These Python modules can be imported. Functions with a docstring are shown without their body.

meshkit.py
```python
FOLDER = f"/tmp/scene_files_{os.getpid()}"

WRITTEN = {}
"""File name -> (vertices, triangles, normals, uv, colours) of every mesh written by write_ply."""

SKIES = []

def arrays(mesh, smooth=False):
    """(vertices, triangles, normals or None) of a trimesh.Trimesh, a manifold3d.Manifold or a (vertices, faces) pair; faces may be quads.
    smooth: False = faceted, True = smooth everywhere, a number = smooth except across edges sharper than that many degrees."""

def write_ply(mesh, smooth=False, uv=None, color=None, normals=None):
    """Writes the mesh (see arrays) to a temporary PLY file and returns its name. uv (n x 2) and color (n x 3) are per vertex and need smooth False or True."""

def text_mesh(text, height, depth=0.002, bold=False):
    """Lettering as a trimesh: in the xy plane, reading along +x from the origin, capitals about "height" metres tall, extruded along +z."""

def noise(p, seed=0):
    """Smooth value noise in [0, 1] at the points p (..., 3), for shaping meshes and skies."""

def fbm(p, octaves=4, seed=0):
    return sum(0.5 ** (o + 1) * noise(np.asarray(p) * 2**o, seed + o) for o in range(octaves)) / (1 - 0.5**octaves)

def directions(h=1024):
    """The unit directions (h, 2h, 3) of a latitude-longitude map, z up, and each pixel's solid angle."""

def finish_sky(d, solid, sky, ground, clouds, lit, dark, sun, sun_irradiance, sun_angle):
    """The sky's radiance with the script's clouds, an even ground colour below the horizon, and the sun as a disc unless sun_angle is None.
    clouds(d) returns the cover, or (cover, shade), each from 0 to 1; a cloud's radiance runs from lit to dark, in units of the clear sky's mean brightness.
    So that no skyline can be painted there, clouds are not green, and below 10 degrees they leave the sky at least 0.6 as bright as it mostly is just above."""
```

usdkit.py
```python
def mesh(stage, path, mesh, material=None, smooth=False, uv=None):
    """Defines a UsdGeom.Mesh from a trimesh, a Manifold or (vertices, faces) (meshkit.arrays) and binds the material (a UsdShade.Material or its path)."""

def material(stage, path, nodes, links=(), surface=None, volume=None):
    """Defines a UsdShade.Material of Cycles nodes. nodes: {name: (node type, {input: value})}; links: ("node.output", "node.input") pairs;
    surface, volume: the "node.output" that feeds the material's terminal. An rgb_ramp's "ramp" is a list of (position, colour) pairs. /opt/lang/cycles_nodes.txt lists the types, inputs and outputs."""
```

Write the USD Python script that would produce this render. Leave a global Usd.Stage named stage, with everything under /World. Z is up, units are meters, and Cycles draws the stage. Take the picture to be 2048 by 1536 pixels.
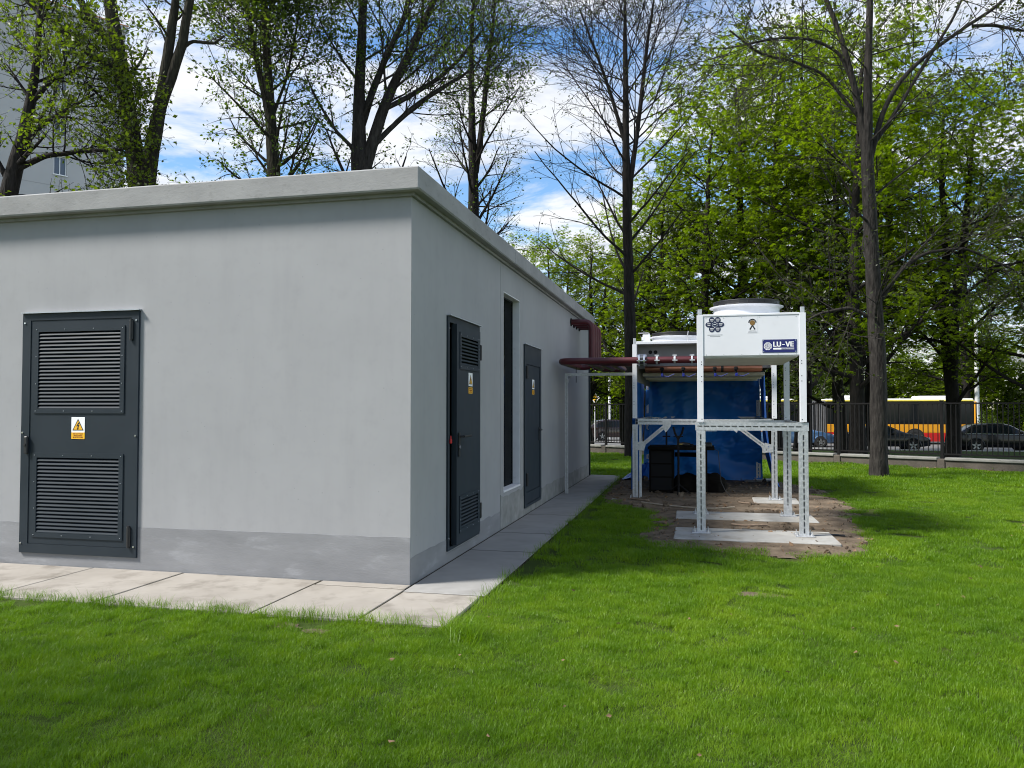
import math, numpy as np, trimesh, usdkit, meshkit, manifold3d
from pxr import Usd, UsdGeom, UsdLux, UsdShade, Gf, Sdf, Vt
from shapely.geometry import Polygon, Point, box as sbox
from shapely import affinity, prepared

stage = Usd.Stage.CreateInMemory()
UsdGeom.SetStageUpAxis(stage, UsdGeom.Tokens.z); UsdGeom.SetStageMetersPerUnit(stage, 1.0)
UsdGeom.Xform.Define(stage, '/World'); UsdGeom.Scope.Define(stage, '/World/Looks')
PI = math.pi

# ------------------------------------------------------------------ camera, sky, sun, exposure
FPX, TH, PITCH = 1585.0, math.radians(13.271), math.atan(47 / 1585)   # focal length in photo pixels, heading, tilt
EYE = np.array([2.368, -6.316, 1.5])
RIGHT = np.array([math.cos(TH), math.sin(TH), 0.0]); FWH = np.array([-math.sin(TH), math.cos(TH), 0.0])
FW = FWH * math.cos(PITCH) + np.array([0, 0, math.sin(PITCH)]); UPV = -FWH * math.sin(PITCH) + np.array([0, 0, math.cos(PITCH)])
cam = UsdGeom.Camera.Define(stage, '/World/camera')
m = Gf.Matrix4d(1)
for i, r in enumerate((RIGHT, UPV, -FW, EYE)):
    m.SetRow(i, Gf.Vec4d(*map(float, r), 1.0 if i == 3 else 0.0))
cam.AddTransformOp().Set(m)
cam.CreateHorizontalApertureAttr(36.0); cam.CreateVerticalApertureAttr(27.0); cam.CreateFocalLengthAttr(FPX / 2048 * 36)
cam.CreateClippingRangeAttr(Gf.Vec2f(0.05, 5000)); cam.CreateFStopAttr(0.0)
EXPOSURE = 0.82
cam.CreateExposureAttr(EXPOSURE)

s = RIGHT * -0.95 + FWH * -0.24 + np.array([0, 0, 1.08]); SUN = s / np.linalg.norm(s)     # direction towards the sun
SKY_STRENGTH, SUN_INTENSITY, SUN_ANGLE = 0.05, 1.10, 11.0
usdkit.material(stage, '/World/Looks/sky_look', {
    'tc': ('texture_coordinate', {}),
    'sky': ('sky_texture', {'sky_type': 'single_scattering', 'sun_disc': False, 'sun_elevation': math.asin(SUN[2]), 'sun_rotation': math.atan2(SUN[0], SUN[1]), 'air_density': 1.0, 'aerosol_density': 0.6, 'ozone_density': 1.6}),
    'sep': ('separate_xyz', {}), 'zc': ('math', {'math_type': 'maximum', 'value2': 0.06}),
    'dv': ('math', {'math_type': 'divide', 'value1': 1.0}), 'cx': ('math', {'math_type': 'multiply'}), 'cy': ('math', {'math_type': 'multiply'}),
    'flat': ('combine_xyz', {'z': 3.7}),
    'map': ('mapping', {'mapping_type': 'point', 'scale': (1.0, 1.0, 1.0), 'location': (2.3, 0.55, 0.0)}),
    'n1': ('noise_texture', {'scale': 1.15, 'detail': 9.0, 'roughness': 0.62, 'distortion': 0.35}),
    'n2': ('noise_texture', {'scale': 3.1, 'detail': 5.0, 'roughness': 0.6}),
    'cov': ('rgb_ramp', {'ramp': [(0.0, (0, 0, 0)), (0.43, (0, 0, 0)), (0.56, (0.85, 0.85, 0.85)), (0.67, (1, 1, 1)), (1.0, (1, 1, 1))]}),
    'shd': ('rgb_ramp', {'ramp': [(0.0, (12.6, 12.6, 12.7)), (0.52, (12.0, 12.1, 12.2)), (0.72, (9.0, 9.3, 9.8)), (1.0, (6.6, 7.0, 7.8))]}),
    'blue': ('hsv', {'saturation': 1.2, 'value': 2.5}),
    'mix': ('mix_color', {'blend_type': 'mix', 'use_clamp': False}),
    'bg': ('background_shader', {'strength': SKY_STRENGTH})},
    [('tc.generated', 'sep.vector'), ('sep.z', 'zc.value1'), ('zc.value', 'dv.value2'), ('sep.x', 'cx.value1'), ('dv.value', 'cx.value2'), ('sep.y', 'cy.value1'), ('dv.value', 'cy.value2'),
     ('cx.value', 'flat.x'), ('cy.value', 'flat.y'), ('flat.vector', 'map.vector'), ('map.vector', 'n1.vector'), ('map.vector', 'n2.vector'),
     ('n1.fac', 'cov.fac'), ('n2.fac', 'shd.fac'), ('sky.color', 'blue.color'), ('cov.color', 'mix.fac'), ('blue.color', 'mix.a'), ('shd.color', 'mix.b'), ('mix.result', 'bg.color')],
    surface='bg.background')
dome = UsdLux.DomeLight.Define(stage, '/World/sky')
UsdShade.MaterialBindingAPI.Apply(dome.GetPrim()).Bind(UsdShade.Material.Get(stage, '/World/Looks/sky_look'))
dome.GetPrim().SetCustomDataByKey('kind', 'structure'); dome.GetPrim().SetCustomDataByKey('label', 'blue sky with broken white clouds'); dome.GetPrim().SetCustomDataByKey('category', 'sky')
sun = UsdLux.DistantLight.Define(stage, '/World/sun')
sun.CreateIntensityAttr(SUN_INTENSITY); sun.CreateAngleAttr(SUN_ANGLE); sun.CreateNormalizeAttr(True); sun.CreateColorAttr(Gf.Vec3f(1.0, 0.965, 0.91))
q = Gf.Rotation(Gf.Vec3d(0, 0, 1), Gf.Vec3d(*map(float, SUN))); sun.AddTransformOp().Set(Gf.Matrix4d().SetRotate(q))


def at(px, py, d):
    """The point that lies d metres ahead of the camera (measured level) in the direction of the photo pixel px, py."""
    u, v = (px - 1024) / FPX, (768 - py) / FPX
    r = RIGHT * u + FW + UPV * v
    return EYE + r * d / (r @ FWH)


def to_px(p):
    p = np.asarray(p, float) - EYE
    f = p @ FW
    return 1024 + FPX * (p @ RIGHT) / f, 768 - FPX * (p @ UPV) / f, f


# ------------------------------------------------------------------ materials
L = {}


def mat(name, c1, c2=None, scale=4.0, rough=0.7, rough2=None, metal=0.0, bump=0.0, bscale=40.0, bdist=0.01, spec=0.5, detail=6.0, ramp=(0.3, 0.7), world=False, coat=0.0, scl=(1, 1, 1), extra=None):
    n = {'p': ('principled_bsdf', {'roughness': rough, 'metallic': metal, 'specular_ior_level': spec, 'coat_weight': coat})}
    k = []
    if c2 is None and not bump:
        n['p'][1]['base_color'] = c1
    else:
        n['tc'] = ('geometry', {}) if world else ('texture_coordinate', {})
        src = 'tc.position' if world else 'tc.object'
        n['mp'] = ('mapping', {'mapping_type': 'point', 'scale': scl}); k.append((src, 'mp.vector'))
        if c2 is None:
            n['p'][1]['base_color'] = c1
        else:
            n['n'] = ('noise_texture', {'scale': scale, 'detail': detail, 'roughness': 0.62})
            n['r'] = ('rgb_ramp', {'ramp': [(0, c1), (ramp[0], c1), (ramp[1], c2), (1, c2)]})
            k += [('mp.vector', 'n.vector'), ('n.fac', 'r.fac')]
            last = 'r.color'
            if extra:       # a second, larger or finer layer: (colour, scale, low, high, strength)
                c3, s3, lo, hi, st = extra
                n['n3'] = ('noise_texture', {'scale': s3, 'detail': 5.0, 'roughness': 0.65})
                n['r3'] = ('rgb_ramp', {'ramp': [(0, (0, 0, 0)), (lo, (0, 0, 0)), (hi, (st, st, st)), (1, (st, st, st))]})
                n['m3'] = ('mix_color', {'blend_type': 'mix', 'b': c3})
                k += [('mp.vector', 'n3.vector'), ('n3.fac', 'r3.fac'), ('r3.color', 'm3.fac'), ('r.color', 'm3.a')]
                last = 'm3.result'
            k.append((last, 'p.base_color'))
            if rough2 is not None:
                n['rr'] = ('map_range', {'from_min': 0.3, 'from_max': 0.7, 'to_min': rough, 'to_max': rough2, 'clamp': True}); k += [('n.fac', 'rr.value'), ('rr.result', 'p.roughness')]
        if bump:
            n['nb'] = ('noise_texture', {'scale': bscale, 'detail': 6.0, 'roughness': 0.65}); n['b'] = ('bump', {'strength': bump, 'distance': bdist})
            k += [('mp.vector', 'nb.vector'), ('nb.fac', 'b.height'), ('b.normal', 'p.normal')]
    L[name] = usdkit.material(stage, '/World/Looks/' + name, n, k, surface='p.BSDF')
    return L[name]


def leaf_mat(name, dark, mid, light, trans=0.45, clump=0.6, rough=0.45, tint=(1.25, 1.35, 0.55)):
    tr = tuple(min(1, mid[i] * 1.6 * tint[i]) for i in range(3))
    n = {'g': ('geometry', {}), 'n': ('noise_texture', {'scale': clump, 'detail': 3.0}), 'a': ('math', {'math_type': 'multiply_add', 'value2': 0.55}), 'sc': ('math', {'math_type': 'multiply', 'value2': 0.62}),
         'r': ('rgb_ramp', {'ramp': [(0, dark), (0.35, dark), (0.58, mid), (0.85, light), (1, light)]}),
         'p': ('principled_bsdf', {'roughness': rough, 'specular_ior_level': 0.4}), 'br': ('mix_color', {'blend_type': 'multiply', 'fac': 1.0, 'b': (1.9 * tint[0], 1.9 * tint[1], 1.2 * tint[2]), 'use_clamp': False}),
         't': ('translucent_bsdf', {}), 'm': ('mix_closure', {'fac': trans})}
    k = [('g.position', 'n.vector'), ('n.fac', 'sc.value1'), ('g.random_per_island', 'a.value1'), ('sc.value', 'a.value3'), ('a.value', 'r.fac'), ('r.color', 'p.base_color'), ('r.color', 'br.a'), ('br.result', 't.color'), ('p.BSDF', 'm.closure1'), ('t.BSDF', 'm.closure2')]
    L[name] = usdkit.material(stage, '/World/Looks/' + name, n, k, surface='m.closure')


def bark(name, c1, c2, c3):
    n = {'g': ('geometry', {}), 'mp': ('mapping', {'mapping_type': 'point', 'scale': (1, 1, 0.22)}), 'n': ('noise_texture', {'scale': 16.0, 'detail': 7.0, 'roughness': 0.7}), 'v': ('voronoi_texture', {'scale': 22.0, 'feature': 'f1'}),
         'r': ('rgb_ramp', {'ramp': [(0, c1), (0.35, c1), (0.55, c2), (0.75, c3), (1, c3)]}), 'p': ('principled_bsdf', {'roughness': 0.9, 'specular_ior_level': 0.2}), 'ad': ('math', {'math_type': 'add'}), 'b': ('bump', {'strength': 0.9, 'distance': 0.02})}
    k = [('g.position', 'mp.vector'), ('mp.vector', 'n.vector'), ('mp.vector', 'v.vector'), ('n.fac', 'r.fac'), ('r.color', 'p.base_color'), ('n.fac', 'ad.value1'), ('v.distance', 'ad.value2'), ('ad.value', 'b.height'), ('b.normal', 'p.normal')]
    L[name] = usdkit.material(stage, '/World/Looks/' + name, n, k, surface='p.BSDF')


mat('concrete', (0.278, 0.280, 0.288), (0.308, 0.310, 0.318), scale=1.3, rough=0.75, bump=0.12, bscale=60, bdist=0.004, extra=((0.24, 0.242, 0.249), 7.0, 0.52, 0.72, 0.3))
m_ = L['concrete']
_b = '/World/Looks/concrete'
usdkit.material(stage, _b, {'ms': ('mapping', {'mapping_type': 'point', 'scale': (2.2, 2.2, 0.3)}), 'ns': ('noise_texture', {'scale': 2.2, 'detail': 6.0, 'roughness': 0.7}), 'rs': ('rgb_ramp', {'ramp': [(0, (1, 1, 1)), (0.48, (1, 1, 1)), (0.72, (0.945, 0.945, 0.945)), (1, (0.92, 0.92, 0.92))]}), 'mm': ('mix_color', {'blend_type': 'multiply', 'fac': 1.0}),
    'vp': ('voronoi_texture', {'scale': 9.0, 'feature': 'f1'}), 'rp': ('rgb_ramp', {'ramp': [(0, (0.55, 0.55, 0.55)), (0.035, (0.7, 0.7, 0.7)), (0.06, (1, 1, 1)), (1, (1, 1, 1))]}), 'mp2': ('mix_color', {'blend_type': 'multiply', 'fac': 0.6})},
    [('ms.vector', 'ns.vector'), ('ns.fac', 'rs.fac'), ('rs.color', 'mm.b'), ('rp.color', 'mp2.b'), ('mm.result', 'mp2.a'), ('vp.distance', 'rp.fac')])
def _join(a, b):
    (na, oa), (nb, ib) = a.split('.'), b.split('.')
    src = UsdShade.Shader.Get(stage, _b + '/' + na); dst = UsdShade.Shader.Get(stage, _b + '/' + nb)
    i_ = dst.GetInput(ib) or dst.CreateInput(ib, Sdf.ValueTypeNames.Token); i_.ConnectToSource(src.GetOutput(oa) or src.CreateOutput(oa, Sdf.ValueTypeNames.Token))
_join('tc.object', 'ms.vector'); _join('tc.object', 'vp.vector'); _join('m3.result', 'mm.a'); _join('mp2.result', 'p.base_color')
mat('plinth_concrete', (0.170, 0.173, 0.181), (0.238, 0.241, 0.25), scale=2.6, rough=0.8, bump=0.25, bscale=45, bdist=0.006, scl=(0.5, 0.5, 1.8), extra=((0.30, 0.307, 0.322), 5.0, 0.56, 0.7, 0.6))
mat('damp_concrete', (0.17, 0.175, 0.165), (0.30, 0.30, 0.29), scale=4.0, rough=0.8, bump=0.3, bscale=35, bdist=0.006, extra=((0.10, 0.10, 0.09), 3.0, 0.55, 0.75, 0.5))
mat('fascia_concrete', (0.215, 0.215, 0.213), (0.295, 0.295, 0.292), scale=2.2, rough=0.85, bump=0.3, bscale=38, bdist=0.006, scl=(1, 1, 2), extra=((0.145, 0.145, 0.142), 9.0, 0.56, 0.72, 0.55))
mat('white_plaster', (0.62, 0.62, 0.64), (0.72, 0.72, 0.74), scale=5, rough=0.7, bump=0.1, bscale=50, bdist=0.004, extra=((0.4, 0.4, 0.42), 12, 0.6, 0.72, 0.5))
mat('slab_concrete', (0.245, 0.222, 0.19), (0.32, 0.294, 0.258), scale=1.8, rough=0.85, bump=0.2, bscale=70, bdist=0.004, world=True, extra=((0.14, 0.122, 0.098), 2.7, 0.5, 0.7, 0.8))
mat('slab_concrete_grey', (0.22, 0.215, 0.205), (0.30, 0.292, 0.278), scale=1.6, rough=0.85, bump=0.2, bscale=70, bdist=0.004, world=True, extra=((0.19, 0.18, 0.165), 2.4, 0.52, 0.72, 0.6))
mat('footing_concrete', (0.25, 0.245, 0.23), (0.33, 0.325, 0.305), scale=3.0, rough=0.85, bump=0.25, bscale=55, bdist=0.005, world=True, extra=((0.19, 0.165, 0.13), 4.0, 0.5, 0.72, 0.7))
mat('anthracite', (0.013, 0.020, 0.027), (0.017, 0.025, 0.033), scale=2.0, rough=0.45, rough2=0.55, spec=0.3)
mat('anthracite_side', (0.013, 0.020, 0.027), (0.017, 0.025, 0.033), scale=2.0, rough=0.45, rough2=0.55, spec=0.3)
mat('black_plastic', (0.012, 0.012, 0.013), rough=0.45)
mat('dark_gap', (0.01, 0.01, 0.01), rough=0.9)
mat('zinc', (0.42, 0.43, 0.44), (0.60, 0.61, 0.62), scale=30, rough=0.42, rough2=0.6, metal=0.75, detail=3, extra=((0.36, 0.37, 0.38), 6, 0.5, 0.7, 0.4))
mat('steel_cap', (0.45, 0.47, 0.5), rough=0.4, metal=0.6)
mat('white_paint', (0.62, 0.63, 0.655), (0.66, 0.67, 0.695), scale=3, rough=0.38, extra=((0.55, 0.55, 0.545), 5, 0.58, 0.75, 0.4))
mat('grey_sheet', (0.23, 0.22, 0.22), (0.28, 0.27, 0.27), scale=3, rough=0.5)
mat('unit_underside', (0.50, 0.47, 0.43), (0.6, 0.57, 0.53), scale=3, rough=0.5)
mat('red_oxide', (0.052, 0.004, 0.007), (0.075, 0.008, 0.011), scale=5, rough=0.38, rough2=0.5, bump=0.05, bscale=30)
mat('grey_pipe', (0.16, 0.13, 0.13), (0.22, 0.19, 0.19), scale=5, rough=0.5)
mat('copper', (0.36, 0.16, 0.10), (0.20, 0.09, 0.055), scale=6, rough=0.3, rough2=0.5, metal=0.9)
mat('blue_valve', (0.01, 0.02, 0.20), rough=0.4)
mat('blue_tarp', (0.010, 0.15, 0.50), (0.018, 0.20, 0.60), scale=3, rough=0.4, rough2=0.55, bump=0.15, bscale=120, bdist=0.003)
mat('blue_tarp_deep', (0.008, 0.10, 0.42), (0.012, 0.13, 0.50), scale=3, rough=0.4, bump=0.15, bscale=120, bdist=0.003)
mat('navy_plate', (0.008, 0.012, 0.11), rough=0.35)
mat('print_white', (0.8, 0.8, 0.8), rough=0.5)
mat('print_navy', (0.010, 0.018, 0.055), rough=0.5)
mat('print_grey', (0.25, 0.26, 0.28), rough=0.6)
mat('print_black', (0.012, 0.012, 0.015), rough=0.5)
mat('sign_yellow', (0.78, 0.42, 0.015), rough=0.45)
mat('sign_red', (0.25, 0.05, 0.01), rough=0.5)
mat('gold', (0.20, 0.13, 0.02), (0.16, 0.06, 0.02), scale=60, rough=0.4)
mat('red_plastic', (0.4, 0.01, 0.012), rough=0.4)
mat('bench_wood', (0.006, 0.005, 0.004), (0.012, 0.010, 0.008), scale=6, rough=0.9, spec=0.08, scl=(1, 6, 6))
mat('dark_steel', (0.010, 0.010, 0.011), rough=0.7, spec=0.15)
mat('tape_yellow', (0.30, 0.22, 0.05), rough=0.5)
mat('soil', (0.075, 0.056, 0.039), (0.175, 0.135, 0.097), scale=5.0, rough=0.95, bump=0.8, bscale=28, bdist=0.03, world=True, spec=0.15, extra=((0.26, 0.205, 0.145), 2.2, 0.5, 0.7, 0.65))
mat('joint_soil', (0.022, 0.019, 0.013), (0.05, 0.045, 0.03), scale=20, rough=0.95, spec=0.1)
mat('dead_wood', (0.16, 0.11, 0.075), (0.28, 0.21, 0.15), scale=20, rough=0.9)
mat('pale_stick', (0.34, 0.29, 0.22), rough=0.85)
mat('dead_leaf', (0.12, 0.07, 0.035), (0.22, 0.14, 0.08), scale=9, rough=0.85, world=True)
mat('fence_paint', (0.004, 0.004, 0.004), (0.008, 0.007, 0.007), scale=6, rough=0.7, spec=0.2)
mat('fence_wall', (0.065, 0.053, 0.041), (0.115, 0.098, 0.08), scale=3.0, rough=0.9, bump=0.4, bscale=20, bdist=0.015, world=True, extra=((0.05, 0.05, 0.035), 1.6, 0.5, 0.7, 0.6))
mat('coping', (0.19, 0.185, 0.165), (0.26, 0.255, 0.23), scale=4, rough=0.85, bump=0.2, bscale=40, world=True)
mat('asphalt', (0.10, 0.10, 0.10), (0.14, 0.14, 0.138), scale=2.0, rough=0.85, bump=0.2, bscale=90, world=True)
mat('kerb', (0.42, 0.41, 0.39), (0.5, 0.49, 0.47), scale=5, rough=0.85, world=True)
mat('road_paint', (0.7, 0.7, 0.68), rough=0.7)
mat('car_black', (0.004, 0.004, 0.005), rough=0.25, coat=0.5, spec=0.3)
mat('car_black_blue', (0.005, 0.006, 0.009), rough=0.25, coat=0.5, spec=0.3)
mat('car_blue', (0.06, 0.13, 0.26), rough=0.25, metal=0.35, coat=1.0)
mat('car_brown', (0.02, 0.008, 0.006), rough=0.25, coat=1.0)
mat('car_glass', (0.008, 0.010, 0.012), rough=0.08, spec=0.35)
mat('tyre', (0.015, 0.015, 0.015), rough=0.85)
mat('alloy', (0.45, 0.46, 0.47), rough=0.3, metal=0.8)
mat('chrome', (0.75, 0.76, 0.78), rough=0.18, metal=0.9)
mat('lamp_clear', (0.6, 0.62, 0.65), rough=0.12)
mat('lamp_red', (0.35, 0.01, 0.01), rough=0.2)
mat('bus_yellow', (0.62, 0.27, 0.008), rough=0.4, coat=0.4)
mat('bus_red', (0.42, 0.008, 0.006), rough=0.4, coat=0.4)
mat('bus_roof', (0.72, 0.72, 0.70), rough=0.5)
mat('bus_trim', (0.70, 0.58, 0.06), rough=0.45)
mat('bellows', (0.11, 0.11, 0.115), (0.15, 0.15, 0.155), scale=4, rough=0.8)
mat('pole_white', (0.72, 0.72, 0.71), (0.80, 0.80, 0.79), scale=5, rough=0.6)
mat('poster', (0.45, 0.52, 0.56), (0.16, 0.20, 0.24), scale=1.6, rough=0.4)
mat('block_wall', (0.33, 0.325, 0.325), (0.38, 0.375, 0.375), scale=0.25, rough=0.85, world=True, bump=0.1, bscale=8)
mat('block_trim', (0.50, 0.20, 0.08), rough=0.8)
mat('window_pane', (0.05, 0.06, 0.075), rough=0.08, spec=0.8)
mat('pvc', (0.7, 0.7, 0.7), rough=0.5)
mat('ground_green', (0.030, 0.052, 0.010), (0.055, 0.085, 0.016), scale=3.0, rough=0.95, world=True, spec=0.1, bump=0.6, bscale=30, bdist=0.03, extra=((0.085, 0.080, 0.03), 0.7, 0.5, 0.7, 0.5))
L['pane_glass'] = usdkit.material(stage, '/World/Looks/pane_glass', {'f': ('fresnel', {'IOR': 1.5}), 't': ('transparent_bsdf', {'color': (0.45, 0.48, 0.48)}), 'g': ('glossy_bsdf', {'color': (0.22, 0.23, 0.23), 'roughness': 0.01}), 'm': ('mix_closure', {})},
                                  [('f.fac', 'm.fac'), ('t.BSDF', 'm.closure1'), ('g.BSDF', 'm.closure2')], surface='m.closure')
leaf_mat('leaf_chestnut', (0.085, 0.120, 0.006), (0.170, 0.205, 0.010), (0.29, 0.30, 0.018), trans=0.66, clump=0.45)
leaf_mat('leaf_poplar', (0.04, 0.065, 0.010), (0.08, 0.11, 0.016), (0.16, 0.18, 0.022), trans=0.55, clump=0.8)
leaf_mat('leaf_maple', (0.06, 0.085, 0.008), (0.12, 0.15, 0.012), (0.21, 0.23, 0.03), trans=0.55, clump=0.7)
leaf_mat('leaf_bud', (0.035, 0.045, 0.012), (0.070, 0.085, 0.018), (0.11, 0.115, 0.028), trans=0.35, clump=0.9)
leaf_mat('leaf_dark', (0.008, 0.018, 0.005), (0.016, 0.034, 0.008), (0.03, 0.055, 0.012), trans=0.25, clump=0.9)
bark('bark_grey', (0.014, 0.012, 0.011), (0.036, 0.032, 0.028), (0.070, 0.064, 0.057))
bark('bark_dark', (0.008, 0.007, 0.006), (0.019, 0.016, 0.014), (0.036, 0.031, 0.027))
bark('bark_moss', (0.011, 0.010, 0.007), (0.028, 0.026, 0.017), (0.055, 0.055, 0.028))
# grass: colour drifts over metres, differs blade by blade
n = {'g': ('geometry', {}), 'n': ('noise_texture', {'scale': 0.55, 'detail': 4.0, 'roughness': 0.6}), 'n2': ('noise_texture', {'scale': 3.4, 'detail': 5.0, 'roughness': 0.65}), 'a': ('math', {'math_type': 'multiply_add', 'value2': 0.30}), 'b': ('math', {'math_type': 'multiply_add', 'value2': 0.5}), 'sc': ('math', {'math_type': 'multiply', 'value2': 0.40}),
     'r': ('rgb_ramp', {'ramp': [(0, (0.028, 0.080, 0.002)), (0.30, (0.058, 0.132, 0.003)), (0.45, (0.105, 0.198, 0.005)), (0.62, (0.170, 0.260, 0.010)), (0.80, (0.245, 0.300, 0.030)), (1, (0.22, 0.22, 0.08))]}),
     'p': ('principled_bsdf', {'roughness': 0.42, 'specular_ior_level': 0.3}), 'br': ('mix_color', {'blend_type': 'multiply', 'fac': 1.0, 'b': (2.0, 2.0, 0.9), 'use_clamp': False}), 't': ('translucent_bsdf', {}), 'm': ('mix_closure', {'fac': 0.36})}
L['grass_blade'] = usdkit.material(stage, '/World/Looks/grass_blade', n, [('g.position', 'n.vector'), ('g.position', 'n2.vector'), ('n.fac', 'sc.value1'), ('n2.fac', 'b.value1'), ('sc.value', 'b.value3'), ('g.random_per_island', 'a.value1'), ('b.value', 'a.value3'),
                                   ('a.value', 'r.fac'), ('r.color', 'p.base_color'), ('r.color', 'br.a'), ('br.result', 't.color'), ('p.BSDF', 'm.closure1'), ('t.BSDF', 'm.closure2')], surface='m.closure')


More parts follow.
